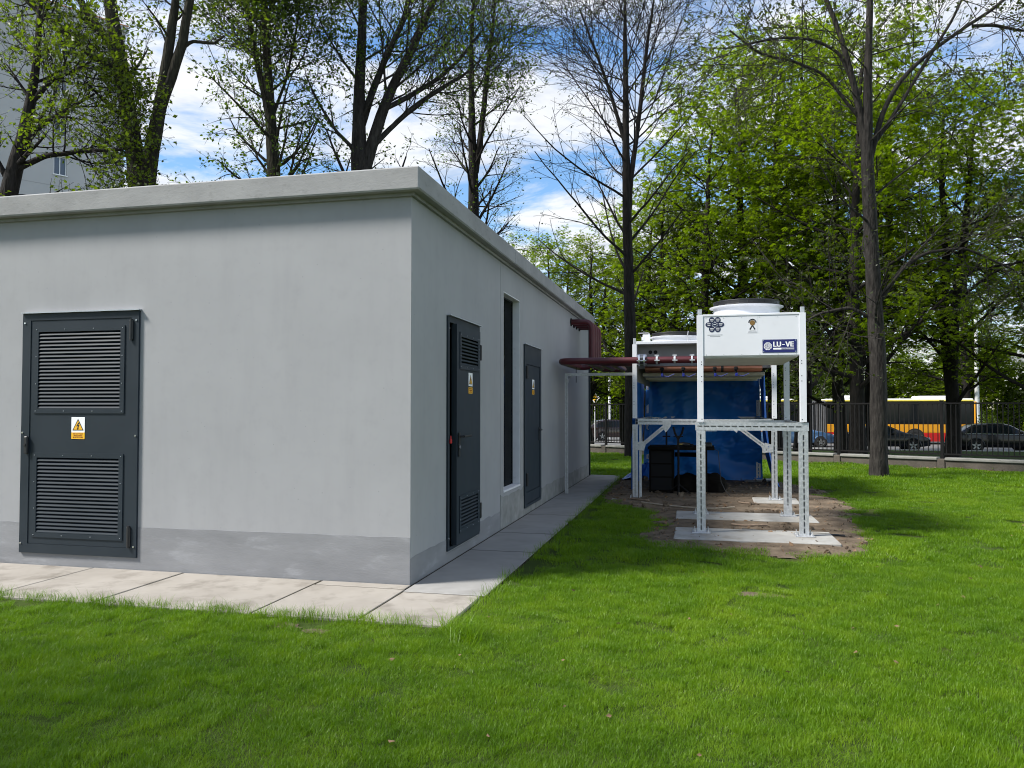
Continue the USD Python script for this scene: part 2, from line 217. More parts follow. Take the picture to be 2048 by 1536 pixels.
# ------------------------------------------------------------------ shapes
class MB:
    """Collects shapes; build() makes them one mesh of the scene."""
    def __init__(self): self.v, self.f, self.n = [], [], 0
    def add(self, v, f):
        v, f = np.asarray(v, float), np.asarray(f, int)
        if f.shape[1] == 4: f = np.vstack([f[:, [0, 1, 2]], f[:, [0, 2, 3]]])
        self.v.append(v); self.f.append(f + self.n); self.n += len(v); return self
    def box(self, lo, hi):
        x0, y0, z0 = lo; x1, y1, z1 = hi
        v = [(x0, y0, z0), (x1, y0, z0), (x1, y1, z0), (x0, y1, z0), (x0, y0, z1), (x1, y0, z1), (x1, y1, z1), (x0, y1, z1)]
        return self.add(v, [(0, 3, 2, 1), (4, 5, 6, 7), (0, 1, 5, 4), (1, 2, 6, 5), (2, 3, 7, 6), (3, 0, 4, 7)])
    def ch(self, lo, hi, c=0.005):
        """A box with chamfered edges."""
        lo, hi = np.minimum(lo, hi).astype(float), np.maximum(lo, hi).astype(float)
        c = min(c, 0.45 * float((hi - lo).min())); p = []
        for a in np.ndindex(2, 2, 2):
            k = np.where(np.array(a) == 0, lo, hi); d = np.where(np.array(a) == 0, c, -c)
            for i in range(3):
                w = k + d; w[i] = k[i]; p.append(w)
        return self.man(manifold3d.Manifold.hull_points(np.array(p)))
    def man(self, g):
        g = g.to_mesh(); return self.add(g.vert_properties[:, :3], g.tri_verts)
    def hull(self, pts): return self.man(manifold3d.Manifold.hull_points(np.asarray(pts, float)))
    def tm(self, t): return self.add(t.vertices, t.faces)
    def tube(self, path, r, k=10, caps=True):
        P = np.asarray(path, float); R = np.broadcast_to(np.asarray(r, float), (len(P),))
        T = np.gradient(P, axis=0); T /= np.linalg.norm(T, axis=1)[:, None] + 1e-12
        ref = np.array([0, 0, 1.0]) if abs(T[0][2]) < 0.9 else np.array([1.0, 0, 0])
        N = np.cross(T[0], ref); N /= np.linalg.norm(N); V = []
        for i in range(len(P)):
            N = N - T[i] * (N @ T[i]); N /= np.linalg.norm(N); B = np.cross(T[i], N)
            a = np.arange(k) * 2 * PI / k; V.append(P[i] + R[i] * (np.cos(a)[:, None] * N + np.sin(a)[:, None] * B))
        i, j = np.meshgrid(np.arange(len(P) - 1), np.arange(k), indexing='ij'); i, j = i.ravel(), j.ravel(); j2 = (j + 1) % k
        F = np.stack([i * k + j, i * k + j2, (i + 1) * k + j2, (i + 1) * k + j], 1); V = np.vstack(V); self.add(V, F)
        if caps:
            self.add(np.vstack([V[:k], P[0]]), [(k, (q + 1) % k, q) for q in range(k)]); self.add(np.vstack([V[-k:], P[-1]]), [(k, q, (q + 1) % k) for q in range(k)])
        return self
    def cyl(self, a, b, r, k=16): return self.tube([a, b], r, k)
    def lathe(self, prof, c, k=32):
        """prof: (radius, z) from bottom to top, about the vertical axis through c."""
        a = np.arange(k) * 2 * PI / k; V = np.vstack([np.stack([c[0] + r * np.cos(a), c[1] + r * np.sin(a), np.full(k, c[2] + z)], 1) for r, z in prof])
        F = [(i * k + j, i * k + (j + 1) % k, (i + 1) * k + (j + 1) % k, (i + 1) * k + j) for i in range(len(prof) - 1) for j in range(k)]
        return self.add(V, F)
    def poly(self, p, n0, n1, fr):
        """A flat outline (with holes) in the frame fr = (origin, U, V, N), as a plate from n0 to n1 along N."""
        for g in getattr(p, 'geoms', [p]):
            t = trimesh.creation.extrude_polygon(g, n1 - n0, engine='earcut'); w = t.vertices
            self.add(fr[0] + w[:, :1] * fr[1] + w[:, 1:2] * fr[2] + (w[:, 2:] + n0) * fr[3], t.faces)
        return self
    def fb(self, fr, lo, hi, c=0):
        """A box in the frame fr."""
        t = MB(); (t.ch(lo, hi, c) if c else t.box(lo, hi)); w = np.vstack(t.v)
        return self.add(fr[0] + w[:, :1] * fr[1] + w[:, 1:2] * fr[2] + w[:, 2:] * fr[3], np.vstack(t.f))
    def mesh(self): return np.vstack(self.v), np.vstack(self.f)


used = {}


def numbered(parent, name):
    k = (parent, name); used[k] = used.get(k, -1) + 1
    return name if used[k] == 0 else f'{name}_{used[k]:03d}'


def tag(p, label=None, cat=None, group=None, kind=None):
    for k, v in (('label', label), ('category', cat), ('group', group), ('kind', kind)):
        if v: p.SetCustomDataByKey(k, v)
    return p


def path_of(parent): return '/World' if parent is None else str(parent.GetPath())


def obj(name, mb, look, parent=None, label=None, cat=None, group=None, kind=None, smooth=False):
    base = path_of(parent); g = mb.mesh() if isinstance(mb, MB) else mb
    p = usdkit.mesh(stage, base + '/' + numbered(base, name), g, L[look], smooth=smooth).GetPrim()
    return tag(p, label, cat, group, kind)


def thing(name, label, cat, group=None, kind=None, loc=None, rz=0.0, scale=None):
    x = UsdGeom.Xform.Define(stage, '/World/' + numbered('/World', name))
    if loc is not None: x.AddTranslateOp().Set(Gf.Vec3d(*map(float, loc)))
    if rz: x.AddRotateZOp().Set(math.degrees(rz))
    if scale is not None: x.AddScaleOp().Set(Gf.Vec3f(*np.broadcast_to(np.asarray(scale, float), 3).tolist()))
    return tag(x.GetPrim(), label, cat, group, kind)


def copy_of(src, label, loc, rz=0.0, scale=None, group=None, cat=None):
    d = src.GetCustomData(); base = src.GetName().rstrip('0123456789').rstrip('_')
    p = thing(base, label, cat or d['category'], group or d.get('group'), None, loc, rz, scale)
    p.GetReferences().AddInternalReference(src.GetPath()); p.SetInstanceable(True)
    return p


X, Y, Z = np.eye(3)
O3 = np.zeros(3)
rng = np.random.default_rng(7)
# fence line (far left to near right)
FA, FD = np.array([-0.59, 19.61]), np.array([0.885, -0.4655]); FN = np.array([0.4655, 0.885])
ROAD_Z, ROAD0, ROAD1 = -0.90, 40.6, 58.0


def ground_z(x, y):
    sd = (x - FA[0]) * FN[0] + (y - FA[1]) * FN[1]
    t = np.clip((sd - 0.3) / 12.0, 0, 1); t = t * t * (3 - 2 * t)
    return -0.80 * t


# ------------------------------------------------------------------ the setting: ground, road
gx = np.concatenate([[-600, -200, -90], np.arange(-40, 60.1, 1.0), [90, 200, 600]]); gy = np.concatenate([[-300, -80, -30], np.arange(-12, 70.1, 1.0), [90, 140, 300, 800]])
GX, GY = np.meshgrid(gx, gy, indexing='ij'); GZ = ground_z(GX, GY)
GZ = np.where((GY > ROAD0 - 0.6) & (GY < ROAD1 + 0.6), -1.05, GZ)
i, j = np.meshgrid(np.arange(len(gx) - 1), np.arange(len(gy) - 1), indexing='ij'); i, j = i.ravel(), j.ravel(); w = len(gy)
obj('lawn_ground', (np.stack([GX, GY, GZ - 0.004], -1).reshape(-1, 3), np.stack([i * w + j, (i + 1) * w + j, (i + 1) * w + j + 1, i * w + j + 1], 1)), 'ground_green', label='green lawn ground sloping down beyond the fence to the street', cat='ground', kind='structure', smooth=True)
rd = MB().box((-300, ROAD0, -1.3), (300, ROAD1, ROAD_Z)); obj('road', rd, 'asphalt', label='grey asphalt street behind the fence', cat='road', kind='structure')
kb = thing('kerb', 'pale stone kerb along the street', 'kerb', kind='structure')
for q in range(-8, 40): obj('kerb_stone', MB().ch((q * 1.0 + 0.004, ROAD0 - 0.16, -1.2), (q * 1.0 + 0.996, ROAD0 - 0.002, ROAD_Z + 0.12), 0.015), 'kerb', kb)
lm = MB()
for q in range(-10, 14): lm.box((q * 6.0, 49.0, ROAD_Z + 0.002), (q * 6.0 + 3.0, 49.12, ROAD_Z + 0.006))
obj('lane_marking', lm, 'road_paint', label='dashed white line along the middle of the street', cat='road marking', kind='structure')

# pavement of separate concrete slabs
pv = thing('pavement', 'pale concrete slab pavement round the grey building', 'pavement', kind='structure')


def slab(x0, y0, x1, y1, look, dz=0.0):
    dz = float(np.clip(dz, -.0012, .003)); j_ = 0.014 if y0 > -.3 else .006; t = MB().ch((x0 + j_, y0 + j_, -0.06), (x1 - j_, y1 - j_, 0.016 + dz), 0.007)
    v, f = t.mesh(); c = v.mean(0); a, b = rng.normal(0, 0.0009, 2); v[:, 2] += (v[:, 0] - c[0]) * a + (v[:, 1] - c[1]) * b
    obj('slab', (v, f), look, pv)


fx = [-9.4, -8.1, -6.9, -5.6, -4.35, -3.1, -2.15, -0.80, 0.03]
for a, b in zip(fx[:-1], fx[1:]):
    if b == 0.03:
        slab(a, -1.13, b, -0.17, 'slab_concrete'); slab(a, -0.17, b, -0.004, 'slab_concrete')
    else: slab(a, -1.13, b, -0.004, 'slab_concrete', rng.normal(0, 0.002))
slab(0.03, -1.13, 0.69, -0.25, 'slab_concrete')
sy = [-0.25, 1.70, 2.90, 4.55, 5.95, 7.25, 8.6, 9.9, 11.2]
for a, b in zip(sy[:-1], sy[1:]): slab(0.012, a, 0.735, b, 'slab_concrete_grey', rng.normal(0, 0.002))

obj('joint_filler', MB().box((-9.3, -1.12, -.05), (.0295, -.005, .0112)).box((.03, -1.12, -.05), (.68, -.245, .0112)).box((.013, -.2449, -.05), (.725, 11.19, .0112)), 'joint_soil', pv)

# bare soil under the cooling units
soil_outline = [(0.75, 7.3), (1.2, 6.1), (1.75, 5.3), (1.85, 3.9), (1.72, 3.0), (2.0, 2.45), (2.6, 2.22), (3.2, 2.1), (3.9, 2.28), (4.12, 2.75), (4.2, 3.8), (4.38, 5.2), (4.5, 7.0), (4.45, 9.0), (4.0, 10.4), (3.0, 10.9), (1.6, 11.0), (0.85, 10.6), (0.78, 9.0)]
SOIL = Polygon(soil_outline).buffer(0.25).buffer(-0.25)
ring = []
for k in range(260):
    p = SOIL.exterior.interpolate(k / 260, normalized=True); c = np.array([p.x, p.y])
    ring.append(c + (meshkit.fbm(np.array([[p.x * 2.5, p.y * 2.5, 3.0]]), 4)[0] - 0.5) * 0.42 * (c - np.array([2.8, 6.2])) / np.linalg.norm(c - np.array([2.8, 6.2])))
SOIL = Polygon(ring).buffer(0)
xs, ys = np.arange(0.3, 5.1, 0.06), np.arange(1.6, 11.4, 0.06); XX, YY = np.meshgrid(xs, ys, indexing='ij')
ps = prepared.prep(SOIL); bx = SOIL.exterior
dist = np.array([[(1 if ps.contains(Point(a, b)) else -1) * bx.distance(Point(a, b)) for b in ys] for a in xs])
hz = 0.012 + np.clip(dist, -0.3, 0.3) * 0.1 + (meshkit.fbm(np.stack([XX * 5, YY * 5, XX * 0], -1), 4, 3) - 0.5) * 0.055 * np.clip(dist * 4 + 0.3, 0, 1)
hz = np.maximum(hz, np.where(dist > 0.05, 0.004, -1)); hz = np.minimum(hz, 0.034)
i, j = np.meshgrid(np.arange(len(xs) - 1), np.arange(len(ys) - 1), indexing='ij'); i, j = i.ravel(), j.ravel(); w = len(ys)
F = np.stack([i * w + j, (i + 1) * w + j, (i + 1) * w + j + 1, i * w + j + 1], 1); keep = (dist.ravel()[F] > -0.12).all(1)
F = F[keep]; un, inv = np.unique(F, return_inverse=True)
obj('bare_soil', (np.stack([XX, YY, hz], -1).reshape(-1, 3)[un], inv.reshape(F.shape)), 'soil', label='patch of bare brown soil under the cooling units', cat='soil', kind='structure', smooth=True)

# ------------------------------------------------------------------ the grey concrete building
B = thing('concrete_building', 'low grey concrete utility building with flat roof and dark steel doors', 'building')
FR = (O3, X, Z, -Y)          # frame of the front wall: u right, v up, n towards the viewer
SI = (O3, Y, Z, X)           # frame of the side wall
WT, HW, WEST, NORTH = 0.16, 3.33, -9.0, 11.15
D1, D2, D3, WN = (-3.93, 0.127, -2.645, 2.395), (0.97, 0.12, 2.10, 2.39), (4.42, 0.105, 5.59, 2.38), (3.265, 0.44, 4.20, 2.955)
obj('front_wall', MB().poly(sbox(WEST, 0, 0, HW) - sbox(D1[0] + .03, D1[1] + .03, D1[2] - .03, D1[3] - .03), -WT, 0, FR), 'concrete', B)
obj('side_wall', MB().poly(sbox(WT, 0, 3.085, HW) - sbox(D2[0] + .03, D2[1] + .03, D2[2] - .03, D2[3] - .03), -WT, 0, SI), 'concrete', B)
obj('side_wall', MB().poly(sbox(3.097, 0, NORTH, HW) - sbox(D3[0] + .03, D3[1] + .03, D3[2] - .03, D3[3] - .03) - sbox(*WN), -WT, 0, SI), 'concrete', B)
obj('back_wall', MB().box((WEST, NORTH - WT, 0), (-WT, NORTH, HW)).box((WEST, WT, 0), (WEST + WT, NORTH - WT, HW)), 'concrete', B)
obj('floor_slab', MB().box((WEST + WT, WT, 0.0), (-WT, NORTH - WT, 0.10)), 'damp_concrete', B)


def ragged(x0, x1, z1, amp, seed, z0=0.0):
    r = np.random.default_rng(seed); n_ = max(3, int((x1 - x0) / 0.12)); xs_ = np.linspace(x0, x1, n_)
    return Polygon([(x0, z0), (x1, z0)] + [(a, z1 + r.normal(0, amp)) for a in xs_[::-1]])


pf = ragged(WEST, -0.001, 0.405, 0.004, 1) - sbox(D1[0] - .004, D1[1] - .004, D1[2] + .004, 1)
obj('plinth', MB().poly(pf, 0.0, 0.003, FR), 'plinth_concrete', B)
obj('plinth', MB().poly(ragged(0.0, 3.085, 0.235, 0.006, 2) - sbox(D2[0] - .004, D2[1] - .02, D2[2] + .004, 1), 0.0, 0.003, SI), 'plinth_concrete', B)
obj('plinth', MB().poly((ragged(3.097, 4.4, 0.40, 0.01, 3).union(ragged(4.4, NORTH, 0.27, 0.01, 4))) - sbox(D3[0] - .004, D3[1] - .004, D3[2] + .004, 1) - sbox(WN[0], WN[1] - .001, WN[2], 1), 0.0, 0.004, SI), 'damp_concrete', B)
# roof: slab segments with open joints, a thinner strip below
for a, b in ((WEST - .12, 0.11),):
    obj('roof_slab', MB().ch((a, -0.115, 3.325), (b, 3.44, 3.52), 0.012), 'fascia_concrete', B)
obj('roof_slab', MB().ch((WEST - .12, 3.452, 3.325), (0.11, NORTH + .13, 3.52), 0.012), 'fascia_concrete', B)
obj('soffit_strip', MB().box((WEST, -0.03, 3.295), (0.03, -0.002, 3.3245)).box((0.002, -0.0019, 3.295), (0.03, 3.44, 3.3245)).box((0.002, 3.4525, 3.295), (0.03, NORTH + .05, 3.3245)), 'fascia_concrete', B)
# window: white sill and reveals, dark pane
wf = obj('window', MB().fb(SI, (WN[0], WN[1], -0.155), (WN[0] + .012, WN[3], -0.10)).fb(SI, (WN[2] - .02, WN[1], -0.155), (WN[2], WN[3], -0.10)).fb(SI, (WN[0] + .012, WN[3] - .03, -0.155), (WN[2] - .02, WN[3], -0.10)), 'anthracite_side', B)
obj('pane', MB().fb(SI, (WN[0] + .012, WN[1] + .028, -0.112), (WN[2] - .02, WN[3] - .03, -0.108)), 'pane_glass', wf)
obj('sill', MB().fb(SI, (WN[0] + .002, WN[1] + .001, -0.155), (WN[2] - .002, WN[1] + .028, 0.006), 0.004), 'white_plaster', wf)
obj('reveal', MB().fb(SI, (WN[2] - .012, WN[1] + .03, -0.099), (WN[2] + .0, WN[3] - .004, -0.001)).fb(SI, (WN[0], WN[1] + .03, -0.099), (WN[0] + .012, WN[3] - .004, -0.001)).fb(SI, (WN[0] + .013, WN[3] - .012, -0.099), (WN[2] - .013, WN[3] - .001, -0.001)), 'white_plaster', wf)


def shift(fr, u, v, n, rot=0.0):
    """A frame moved within fr, turned by rot about its V axis."""
    o, U, V, N = fr; c, s_ = math.cos(rot), math.sin(rot)
    return (o + u * U + v * V + n * N, U * c + N * s_, V, N * c - U * s_)


def louvre(door, fr, u0, v0, u1, v1, n, look):
    """A louvred panel: its frame, its slats one by one, screws round the edge."""
    e = 0.045
    obj('louvre_frame', MB().poly(sbox(u0, v0, u1, v1) - sbox(u0 + e, v0 + e, u1 - e, v1 - e), 0, 0.008, shift(fr, 0, 0, n)), look, door)
    k = int(round((v1 - v0 - 2 * e) / 0.0352)); p = (v1 - v0 - 2 * e) / k
    for q in range(k):
        z = v0 + e + q * p
        pr = np.array([(0.012, -0.030), (0.016, -0.030), (p * 0.62, 0.002), (p * 0.72, 0.006), (p * 0.70, 0.010), (p * 0.52, 0.007)]) if False else np.array([(0.000, 0.006), (0.004, 0.009), (p * 0.50, 0.004), (p * 0.95, -0.026), (p * 0.90, -0.029), (p * 0.42, -0.001)])
        V = []
        for u in (u0 + e - .002, u1 - e + .002):
            for a, b in pr: V.append(fr[0] + u * fr[1] + (z + a) * fr[2] + (n - 0.004 + b) * fr[3])
        h = len(pr); F_ = [(i_, (i_ + 1) % h, h + (i_ + 1) % h, h + i_) for i_ in range(h)]
        t = trimesh.Trimesh(V, np.array([(a, d, c_, b) for a, b, c_, d in F_])[:, [0, 1, 2, 0, 2, 3]].reshape(-1, 3), process=False)
        obj('slat', (np.array(t.vertices), np.array(t.faces)), look, door)
    obj('louvre_backing', MB().fb(fr, (u0 + .01, v0 + .01, n - 0.05), (u1 - .01, v1 - .01, n - 0.046)), 'dark_gap', door)
    sc = MB(); us, vs = np.linspace(u0 + .022, u1 - .022, 4), np.linspace(v0 + .022, v1 - .022, 4)
    for a in us:
        for b in vs:
            if a in (us[0], us[-1]) or b in (vs[0], vs[-1]): sc.cyl(fr[0] + a * fr[1] + b * fr[2] + (n + .008) * fr[3], fr[0] + a * fr[1] + b * fr[2] + (n + .0115) * fr[3], 0.0042, 6)
    obj('screws', sc, 'steel_cap', door)


def bolts(door, fr, pts, n, r=0.008, look='chrome'):
    for a, b in pts:
        obj('bolt', MB().cyl(fr[0] + a * fr[1] + b * fr[2] + n * fr[3], fr[0] + a * fr[1] + b * fr[2] + (n + .008) * fr[3], r, 8), look, door)


def part(name, parent):
    base = path_of(parent); return UsdGeom.Xform.Define(stage, base + '/' + numbered(base, name)).GetPrim()


# door 1: double louvred door in the front wall
d = part('door', B); tag(d, 'wide front door with two large louvre panels')
f1 = shift(FR, D1[0], D1[1], 0); W_, H_ = D1[2] - D1[0], D1[3] - D1[1]
obj('frame', MB().poly(sbox(0, 0, W_, H_) - sbox(0.092, 0.085, W_ - 0.078, H_ - 0.065), -0.05, 0.022, f1), 'anthracite', d)
obj('drip_cap', MB().fb(f1, (-0.004, H_ + .001, 0), (W_ + .012, H_ + .012, 0.045)), 'steel_cap', d)
lo_, hi_ = (0.125, 0.945 - 0.127 + .125), None
L1, L2 = (0.14, 0.15, 1.135, 0.945), (0.14, 1.318, 1.135, 2.135)
leaf = sbox(0.095, 0.088, W_ - 0.081, H_ - 0.068)
for l in (L1, L2): leaf = leaf - sbox(l[0] + .02, l[1] + .02, l[2] - .02, l[3] - .02)
obj('leaf', MB().poly(leaf, -0.03, 0.016, f1), 'anthracite', d)
for l in (L1, L2): louvre(d, f1, *l, 0.0165, 'anthracite')
obj('hinge', MB().fb(f1, (W_ - .095, 2.00, 0.022), (W_ - .055, 2.18, 0.036), .004).cyl(f1[0] + (W_ - .075) * f1[1] + 1.99 * f1[2] + .034 * f1[3], f1[0] + (W_ - .075) * f1[1] + 2.19 * f1[2] + .034 * f1[3], .011, 10), 'black_plastic', d)
obj('hinge', MB().fb(f1, (W_ - .095, 0.10, 0.022), (W_ - .055, 0.28, 0.036), .004).cyl(f1[0] + (W_ - .075) * f1[1] + .09 * f1[2] + .034 * f1[3], f1[0] + (W_ - .075) * f1[1] + .29 * f1[2] + .034 * f1[3], .011, 10), 'black_plastic', d)
obj('handle', MB().fb(f1, (0.055, 0.935, 0.022), (0.095, 1.10, 0.05), .008).cyl(f1[0] + .07 * f1[1] + 1.02 * f1[2] + .05 * f1[3], f1[0] + .07 * f1[1] + 1.02 * f1[2] + .056 * f1[3], .012, 10), 'black_plastic', d)
bolts(d, f1, [(0.03, H_ - .09), (W_ - .025, H_ - .09), (0.02, H_ / 2 + .0), (W_ - .02, H_ / 2 - .02), (0.02, 0.09), (W_ - .025, 0.10)], 0.022)
# door 2: ajar door with two small louvres
d = part('door', B); tag(d, 'side door slightly ajar with small louvres at top and bottom')
f2 = shift(SI, D2[0], D2[1], 0); W_, H_ = D2[2] - D2[0], D2[3] - D2[1]
obj('frame', MB().poly(sbox(0, 0, W_, H_) - sbox(0.05, 0.03, W_ - 0.06, H_ - 0.06), -0.09, 0.018, f2).fb(f2, (0.05, 0.03, -0.089), (0.075, H_ - .06, -0.03)), 'anthracite_side', d)
obj('drip_cap', MB().fb(f2, (-0.004, H_ + .001, 0), (W_ + .012, H_ + .01, 0.045)), 'steel_cap', d)
lf = shift(f2, W_ - 0.062, 0.035, 0.014, PI - math.radians(0)); a_ = math.radians(0.7); c_, s_ = math.cos(a_), math.sin(a_)
LW = 0.895; Ud = f2[1] * c_ - f2[3] * s_; Nd = f2[3] * c_ + f2[1] * s_
lf = (f2[0] + (W_ - .066) * f2[1] + 0.035 * f2[2] + 0.006 * f2[3] - LW * Ud, Ud, f2[2], Nd)      # free edge at u = 0, hinge at u = LW
HL = H_ - 0.10; M1, M2 = (0.09, 1.73, LW - .07, 2.10), (0.09, 0.10, LW - .07, 0.47)
leaf = sbox(0, 0, LW, HL)
for l in (M1, M2): leaf = leaf - sbox(l[0] + .02, l[1] + .02, l[2] - .02, l[3] - .02)
obj('leaf', MB().poly(leaf, -0.02, 0.036, lf), 'anthracite_side', d)
for l in (M1, M2): louvre(d, lf, *l, 0.0365, 'anthracite_side')
for z in (0.14, 1.86): obj('hinge', MB().fb(lf, (LW - .005, z, 0.0), (LW + .04, z + .17, 0.046), .006), 'black_plastic', d)
obj('handle', MB().fb(lf, (0.025, 0.86, 0.045), (0.07, 1.10, 0.055), .004).cyl(lf[0] + .047 * lf[1] + 1.06 * lf[2] + .055 * lf[3], lf[0] + .047 * lf[1] + 1.06 * lf[2] + .105 * lf[3], .011, 10).tube([lf[0] + a * lf[1] + 1.06 * lf[2] + .10 * lf[3] for a in (.035, .09, .30)], .011, 10), 'black_plastic', d)
obj('lock_cylinder', MB().cyl(lf[0] + .047 * lf[1] + .955 * lf[2] + .055 * lf[3], lf[0] + .047 * lf[1] + .955 * lf[2] + .062 * lf[3], .016, 12), 'chrome', d)
obj('latch_box', MB().fb(f2, (0.076, 0.93, -0.07), (0.12, 1.16, -0.02), .004), 'dark_steel', d)
obj('padlock', MB().fb(f2, (0.03, 1.03, 0.02), (0.065, 1.075, 0.04), .006).tube([f2[0] + a * f2[1] + b * f2[2] + .03 * f2[3] for a, b in ((.035, 1.07), (.035, 1.095), (.047, 1.105), (.06, 1.095), (.06, 1.07))], .004, 6), 'red_plastic', d)
bolts(d, f2, [(0.025, H_ - .12), (0.022, 0.12), (W_ - .02, 1.12)], 0.018)
# door 3: plain door
d = part('door', B); tag(d, 'plain far side door with a narrow panel above')
f3 = shift(SI, D3[0], D3[1], 0); W_, H_ = D3[2] - D3[0], D3[3] - D3[1]
obj('frame', MB().poly(sbox(0, 0, W_, H_) - sbox(0.11, 0.04, W_ - 0.10, H_ - 0.27), -0.05, 0.02, f3), 'anthracite_side', d)
obj('drip_cap', MB().fb(f3, (-0.004, H_ + .001, 0), (W_ + .015, H_ + .012, 0.04)), 'steel_cap', d)
obj('leaf', MB().poly(sbox(0.116, 0.21, W_ - .106, H_ - .276), -0.03, 0.012, f3), 'anthracite_side', d)
obj('kick_panel', MB().poly(sbox(0.116, 0.046, W_ - .106, 0.203), -0.03, 0.016, f3), 'anthracite_side', d)
obj('hinge', MB().fb(f3, (0.06, 1.80, 0.02), (0.13, 1.98, 0.045), .005), 'black_plastic', d)
obj('hinge', MB().fb(f3, (0.06, 0.30, 0.02), (0.13, 0.48, 0.045), .005), 'black_plastic', d)
obj('handle', MB().fb(f3, (W_ - .18, 0.90, 0.012), (W_ - .14, 1.10, 0.022), .003).tube([f3[0] + a * f3[1] + 1.06 * f3[2] + .06 * f3[3] for a in (W_ - .15, W_ - .22, W_ - .32)], .011, 8).cyl(f3[0] + (W_ - .16) * f3[1] + 1.06 * f3[2] + .022 * f3[3], f3[0] + (W_ - .16) * f3[1] + 1.06 * f3[2] + .062 * f3[3], .01, 8), 'black_plastic', d)


def text(fr, s_, h, u, v, n, look, parent, name='lettering', bold=True, width=None, label=None):
    t = meshkit.text_mesh(s_, h, 0.0008, bold); w_ = t.vertices.copy(); x0, x1 = w_[:, 0].min(), w_[:, 0].max()
    k = 1.0 if width is None else width / (x1 - x0); w_[:, 0] = (w_[:, 0] - x0) * k
    if width is None: w_[:, 0] -= (x1 - x0) / 2
    else: w_[:, 0] -= width / 2
    P = fr[0] + (w_[:, :1] + u) * fr[1] + (w_[:, 1:2] + v) * fr[2] + (w_[:, 2:] + n) * fr[3]
    return obj(name, (P, np.array(t.faces)), look, parent, label)


def warning_sign(fr, w_, h_, label, split):
    t = thing('warning_sign', label, 'warning sign', 'electrical warning signs on the steel doors')
    yh = h_ * 0.30; g = h_ * split
    obj('plate', MB().poly(sbox(0, yh + g, w_, h_).buffer(-.004).buffer(.004), 0, 0.002, fr), 'print_white', t)
    obj('text_plate', MB().poly(sbox(0, 0, w_, yh).buffer(-.004).buffer(.004), 0, 0.002, fr), 'sign_yellow', t)
    tri = Polygon([(w_ * .08, yh + g + h_ * .09), (w_ * .92, yh + g + h_ * .09), (w_ * .5, h_ * .92)]).buffer(-.003).buffer(.003)
    obj('triangle_border', MB().poly(tri - tri.buffer(-.0075), 0.002, 0.003, fr), 'print_black', t)
    obj('triangle', MB().poly(tri.buffer(-.0075), 0.002, 0.0028, fr), 'sign_yellow', t)
    zx = np.array([(.06, 1.0), (-.32, .42), (-.02, .50), (-.14, 0.1), (-.24, .12), (-.02, -.12), (.14, .2), (.06, .17), (.26, .68), (-.02, .58), (.28, .96)]) * (h_ * .30) + (w_ / 2, yh + g + h_ * .15)
    obj('lightning_bolt', MB().poly(Polygon(zx).buffer(0), 0.0029, 0.0036, fr), 'print_black', t)
    for k, s_ in enumerate(('NIE DOTYKAĆ', 'URZĄDZENIE', 'ELEKTRYCZNE')):
        text(fr, s_, yh * .17, w_ / 2, yh * (.70 - .27 * k), 0.002, 'sign_red', t, width=w_ * (.72, .66, .74)[k])


warning_sign(shift(FR, -3.366, 1.205, 0.0165), 0.148, 0.206, 'electrical warning sign on the wide louvred front door', 0.0)
warning_sign((lf[0] + .42 * lf[1] + 1.53 * lf[2] - 0.0 * lf[2] + .0365 * lf[3] - Z * 0.04, lf[1], lf[2], lf[3]), 0.15, 0.215, 'electrical warning sign below the small louvre of the ajar side door', 0.06)
warning_sign(shift(f3, 0.52, 1.80 - .215, 0.0125), 0.15, 0.215, 'electrical warning sign on the plain far side door', 0.06)

# ------------------------------------------------------------------ galvanised stands
def strut(fr, length, w_, dep, pitch=0.075, slot=0.052, sw=0.012, back=True):
    """A slotted channel: runs along V from v = 0, face outwards along N, u centred. Slots are real holes."""
    holes = [sbox(-sw / 2, a, sw / 2, a + slot).buffer(0.002, quad_segs=2) for a in np.arange(0.02, length - slot - .01, pitch)]
    face = sbox(-w_ / 2, 0, w_ / 2, length)
    for h in holes: face = face - h
    t = MB().poly(face, -0.004, 0, fr)
    t.fb(fr, (-w_ / 2, 0, -dep), (-w_ / 2 + .004, length, -0.0041)).fb(fr, (w_ / 2 - .004, 0, -dep), (w_ / 2, length, -0.0041))
    if back: t.fb(fr, (-w_ / 2 + .0041, 0, -dep), (w_ / 2 - .0041, length, -dep + .004))
    return t


def base_plate(x, y, z, parent, s_=0.2):
    t = MB().ch((x - s_ / 2, y - s_ / 2, z), (x + s_ / 2, y + s_ / 2, z + .014), .004)
    for a in (-1, 1):
        for b in (-1, 1):
            c = np.array([x + a * s_ * .36, y + b * s_ * .36, z + .014]); t.cyl(c, c + (0, 0, .018), .012, 6).cyl(c + (0, 0, .018), c + (0, 0, .045), .006, 6)
    obj('base_plate', t, 'zinc', parent)


def z_post(x, y, z0, z1, w_, dep, parent, slotted=True, name='post'):
    fr = (np.array([x, y - dep / 2, z0]), X, Z, -Y)
    obj(name, strut(fr, z1 - z0, w_, dep), 'zinc', parent)


